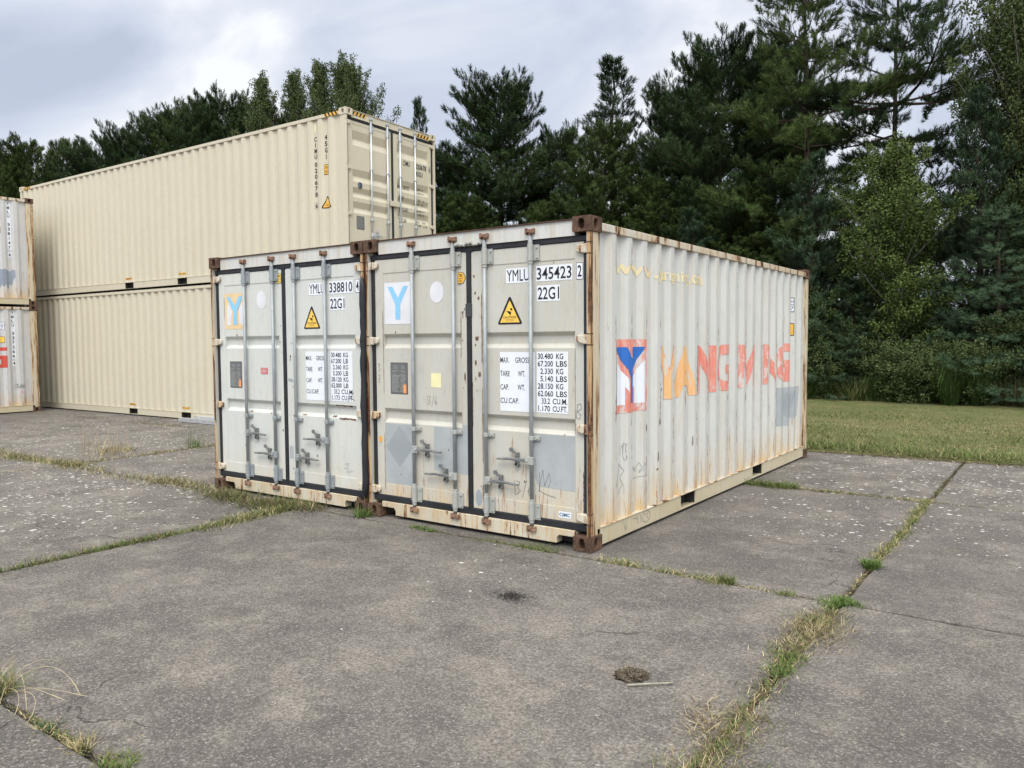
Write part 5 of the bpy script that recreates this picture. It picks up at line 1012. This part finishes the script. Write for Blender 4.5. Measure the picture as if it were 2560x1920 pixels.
# bushes at the foot of the trees
def bush(x, y, h, rad, n, pal, label, seed, name='broom_bush', w_=.009):
    g = np.random.default_rng(seed); k = 9; cx_ = g.normal(0, rad * .45, k); cy_ = g.normal(0, rad * .3, k); hs = g.uniform(.55, 1.0, k); ci = g.integers(0, k, n)
    z_ = np.where(g.uniform(0, 1, n) < .55, g.uniform(.02, h * .5, n), .02) * hs[ci]; sp = .05 + z_ * .28
    o = blades(name, np.stack([x + cx_[ci] + g.normal(0, 1, n) * sp, y + cy_[ci] + g.normal(0, 1, n) * sp], 1), (h * .22, h * .62), w_, (.0, .85), pal, z=z_, seed=seed, droop=.2); tag(o, label, 'bush', 'bushes at the foot of the trees'); return o
BG = [(.036, .070, .014), (.058, .100, .020), (.026, .050, .012)]
bush(.75, 16.5, 1.75, .9, 5200, BG, 'bright green broom bush in the middle of the wood edge', 501); bush(-.4, 16.6, 1.15, .8, 3000, BG, 'lower broom bush left of the bright broom', 502); bush(2.0, 16.6, 1.1, .7, 2600, BG + BROWN, 'broom bush with bare stems on the right', 503)
bush(-2.9, 16.7, 1.25, .9, 3000, BG, 'broom bush next to the far corner of the near container', 504); bush(-1.6, 16.9, .9, .7, 2000, BG + OLIVE, 'small olive bush below the small pine', 505); bush(3.4, 16.4, .9, .7, 2000, BG, 'low broom bush at the right edge', 506)
# shrubby undergrowth and the wood behind, which read as one mass
def mass(name, items, label, kind, mat, seed):
    V_P, V_D, V_L = [], [], []; rd = random.Random(seed)
    for (pr_, x, y, sx_, sz_, rot, keep) in items:
        P, D, Lg = PROTO[pr_][4]; c, s_ = math.cos(rot), math.sin(rot)
        P = np.array([tuple(p) for p in P]); D = np.array([tuple(p) for p in D]); Lg = np.array(Lg); m_ = np.random.default_rng(seed + int(x * 10) % 97).uniform(0, 1, len(P)) < keep; P, D, Lg = P[m_], D[m_], Lg[m_]
        Q = np.stack([(P[:, 0] * c - P[:, 1] * s_) * sx_ + x, (P[:, 0] * s_ + P[:, 1] * c) * sx_ + y, P[:, 2] * sz_], 1); V_P.append(Q); V_D.append(D); V_L.append(Lg * 1.25)
    me = foliage_mesh(name, np.concatenate(V_P), np.concatenate(V_D), np.concatenate(V_L), kind, mat, seed); o = bpy.data.objects.new(name, me); COL.objects.link(o); tag(o, label, 'woodland', kind='stuff'); return o
rd = random.Random(44)
it = [('young', x + rd.uniform(-.6, .6), 24.5 + rd.uniform(-1.2, 3.5), 1.5, rd.uniform(.8, 1.05), rd.uniform(0, 6), .55) for x in np.arange(-36, 14, 2.0)] + [('young', x + rd.uniform(-.6, .6), 30 + rd.uniform(-1.5, 1.5), 1.9, rd.uniform(.9, 1.15), rd.uniform(0, 6), .5) for x in np.arange(-44, 18, 2.8)]
mass('woodland', it, 'dark mass of trees deep in the wood behind the front row', 'needle', M['pine_a'], 61)
it = [('aspen', x + rd.uniform(-.4, .4), 18.3 + rd.uniform(-.5, 1.5), .75, rd.uniform(.25, .42), rd.uniform(0, 6), .45) for x in np.arange(-24, 9, 1.3)] + [('shrub', x + rd.uniform(-.3, .3), 17.0 + rd.uniform(-.45, .4), rd.uniform(.7, 1.1), rd.uniform(.5, 1.05), rd.uniform(0, 6), .9) for x in np.arange(-6, 8, .8)]
mass('undergrowth', it, 'leafy undergrowth in the shade of the trees', 'leaf', M['birch'], 62)
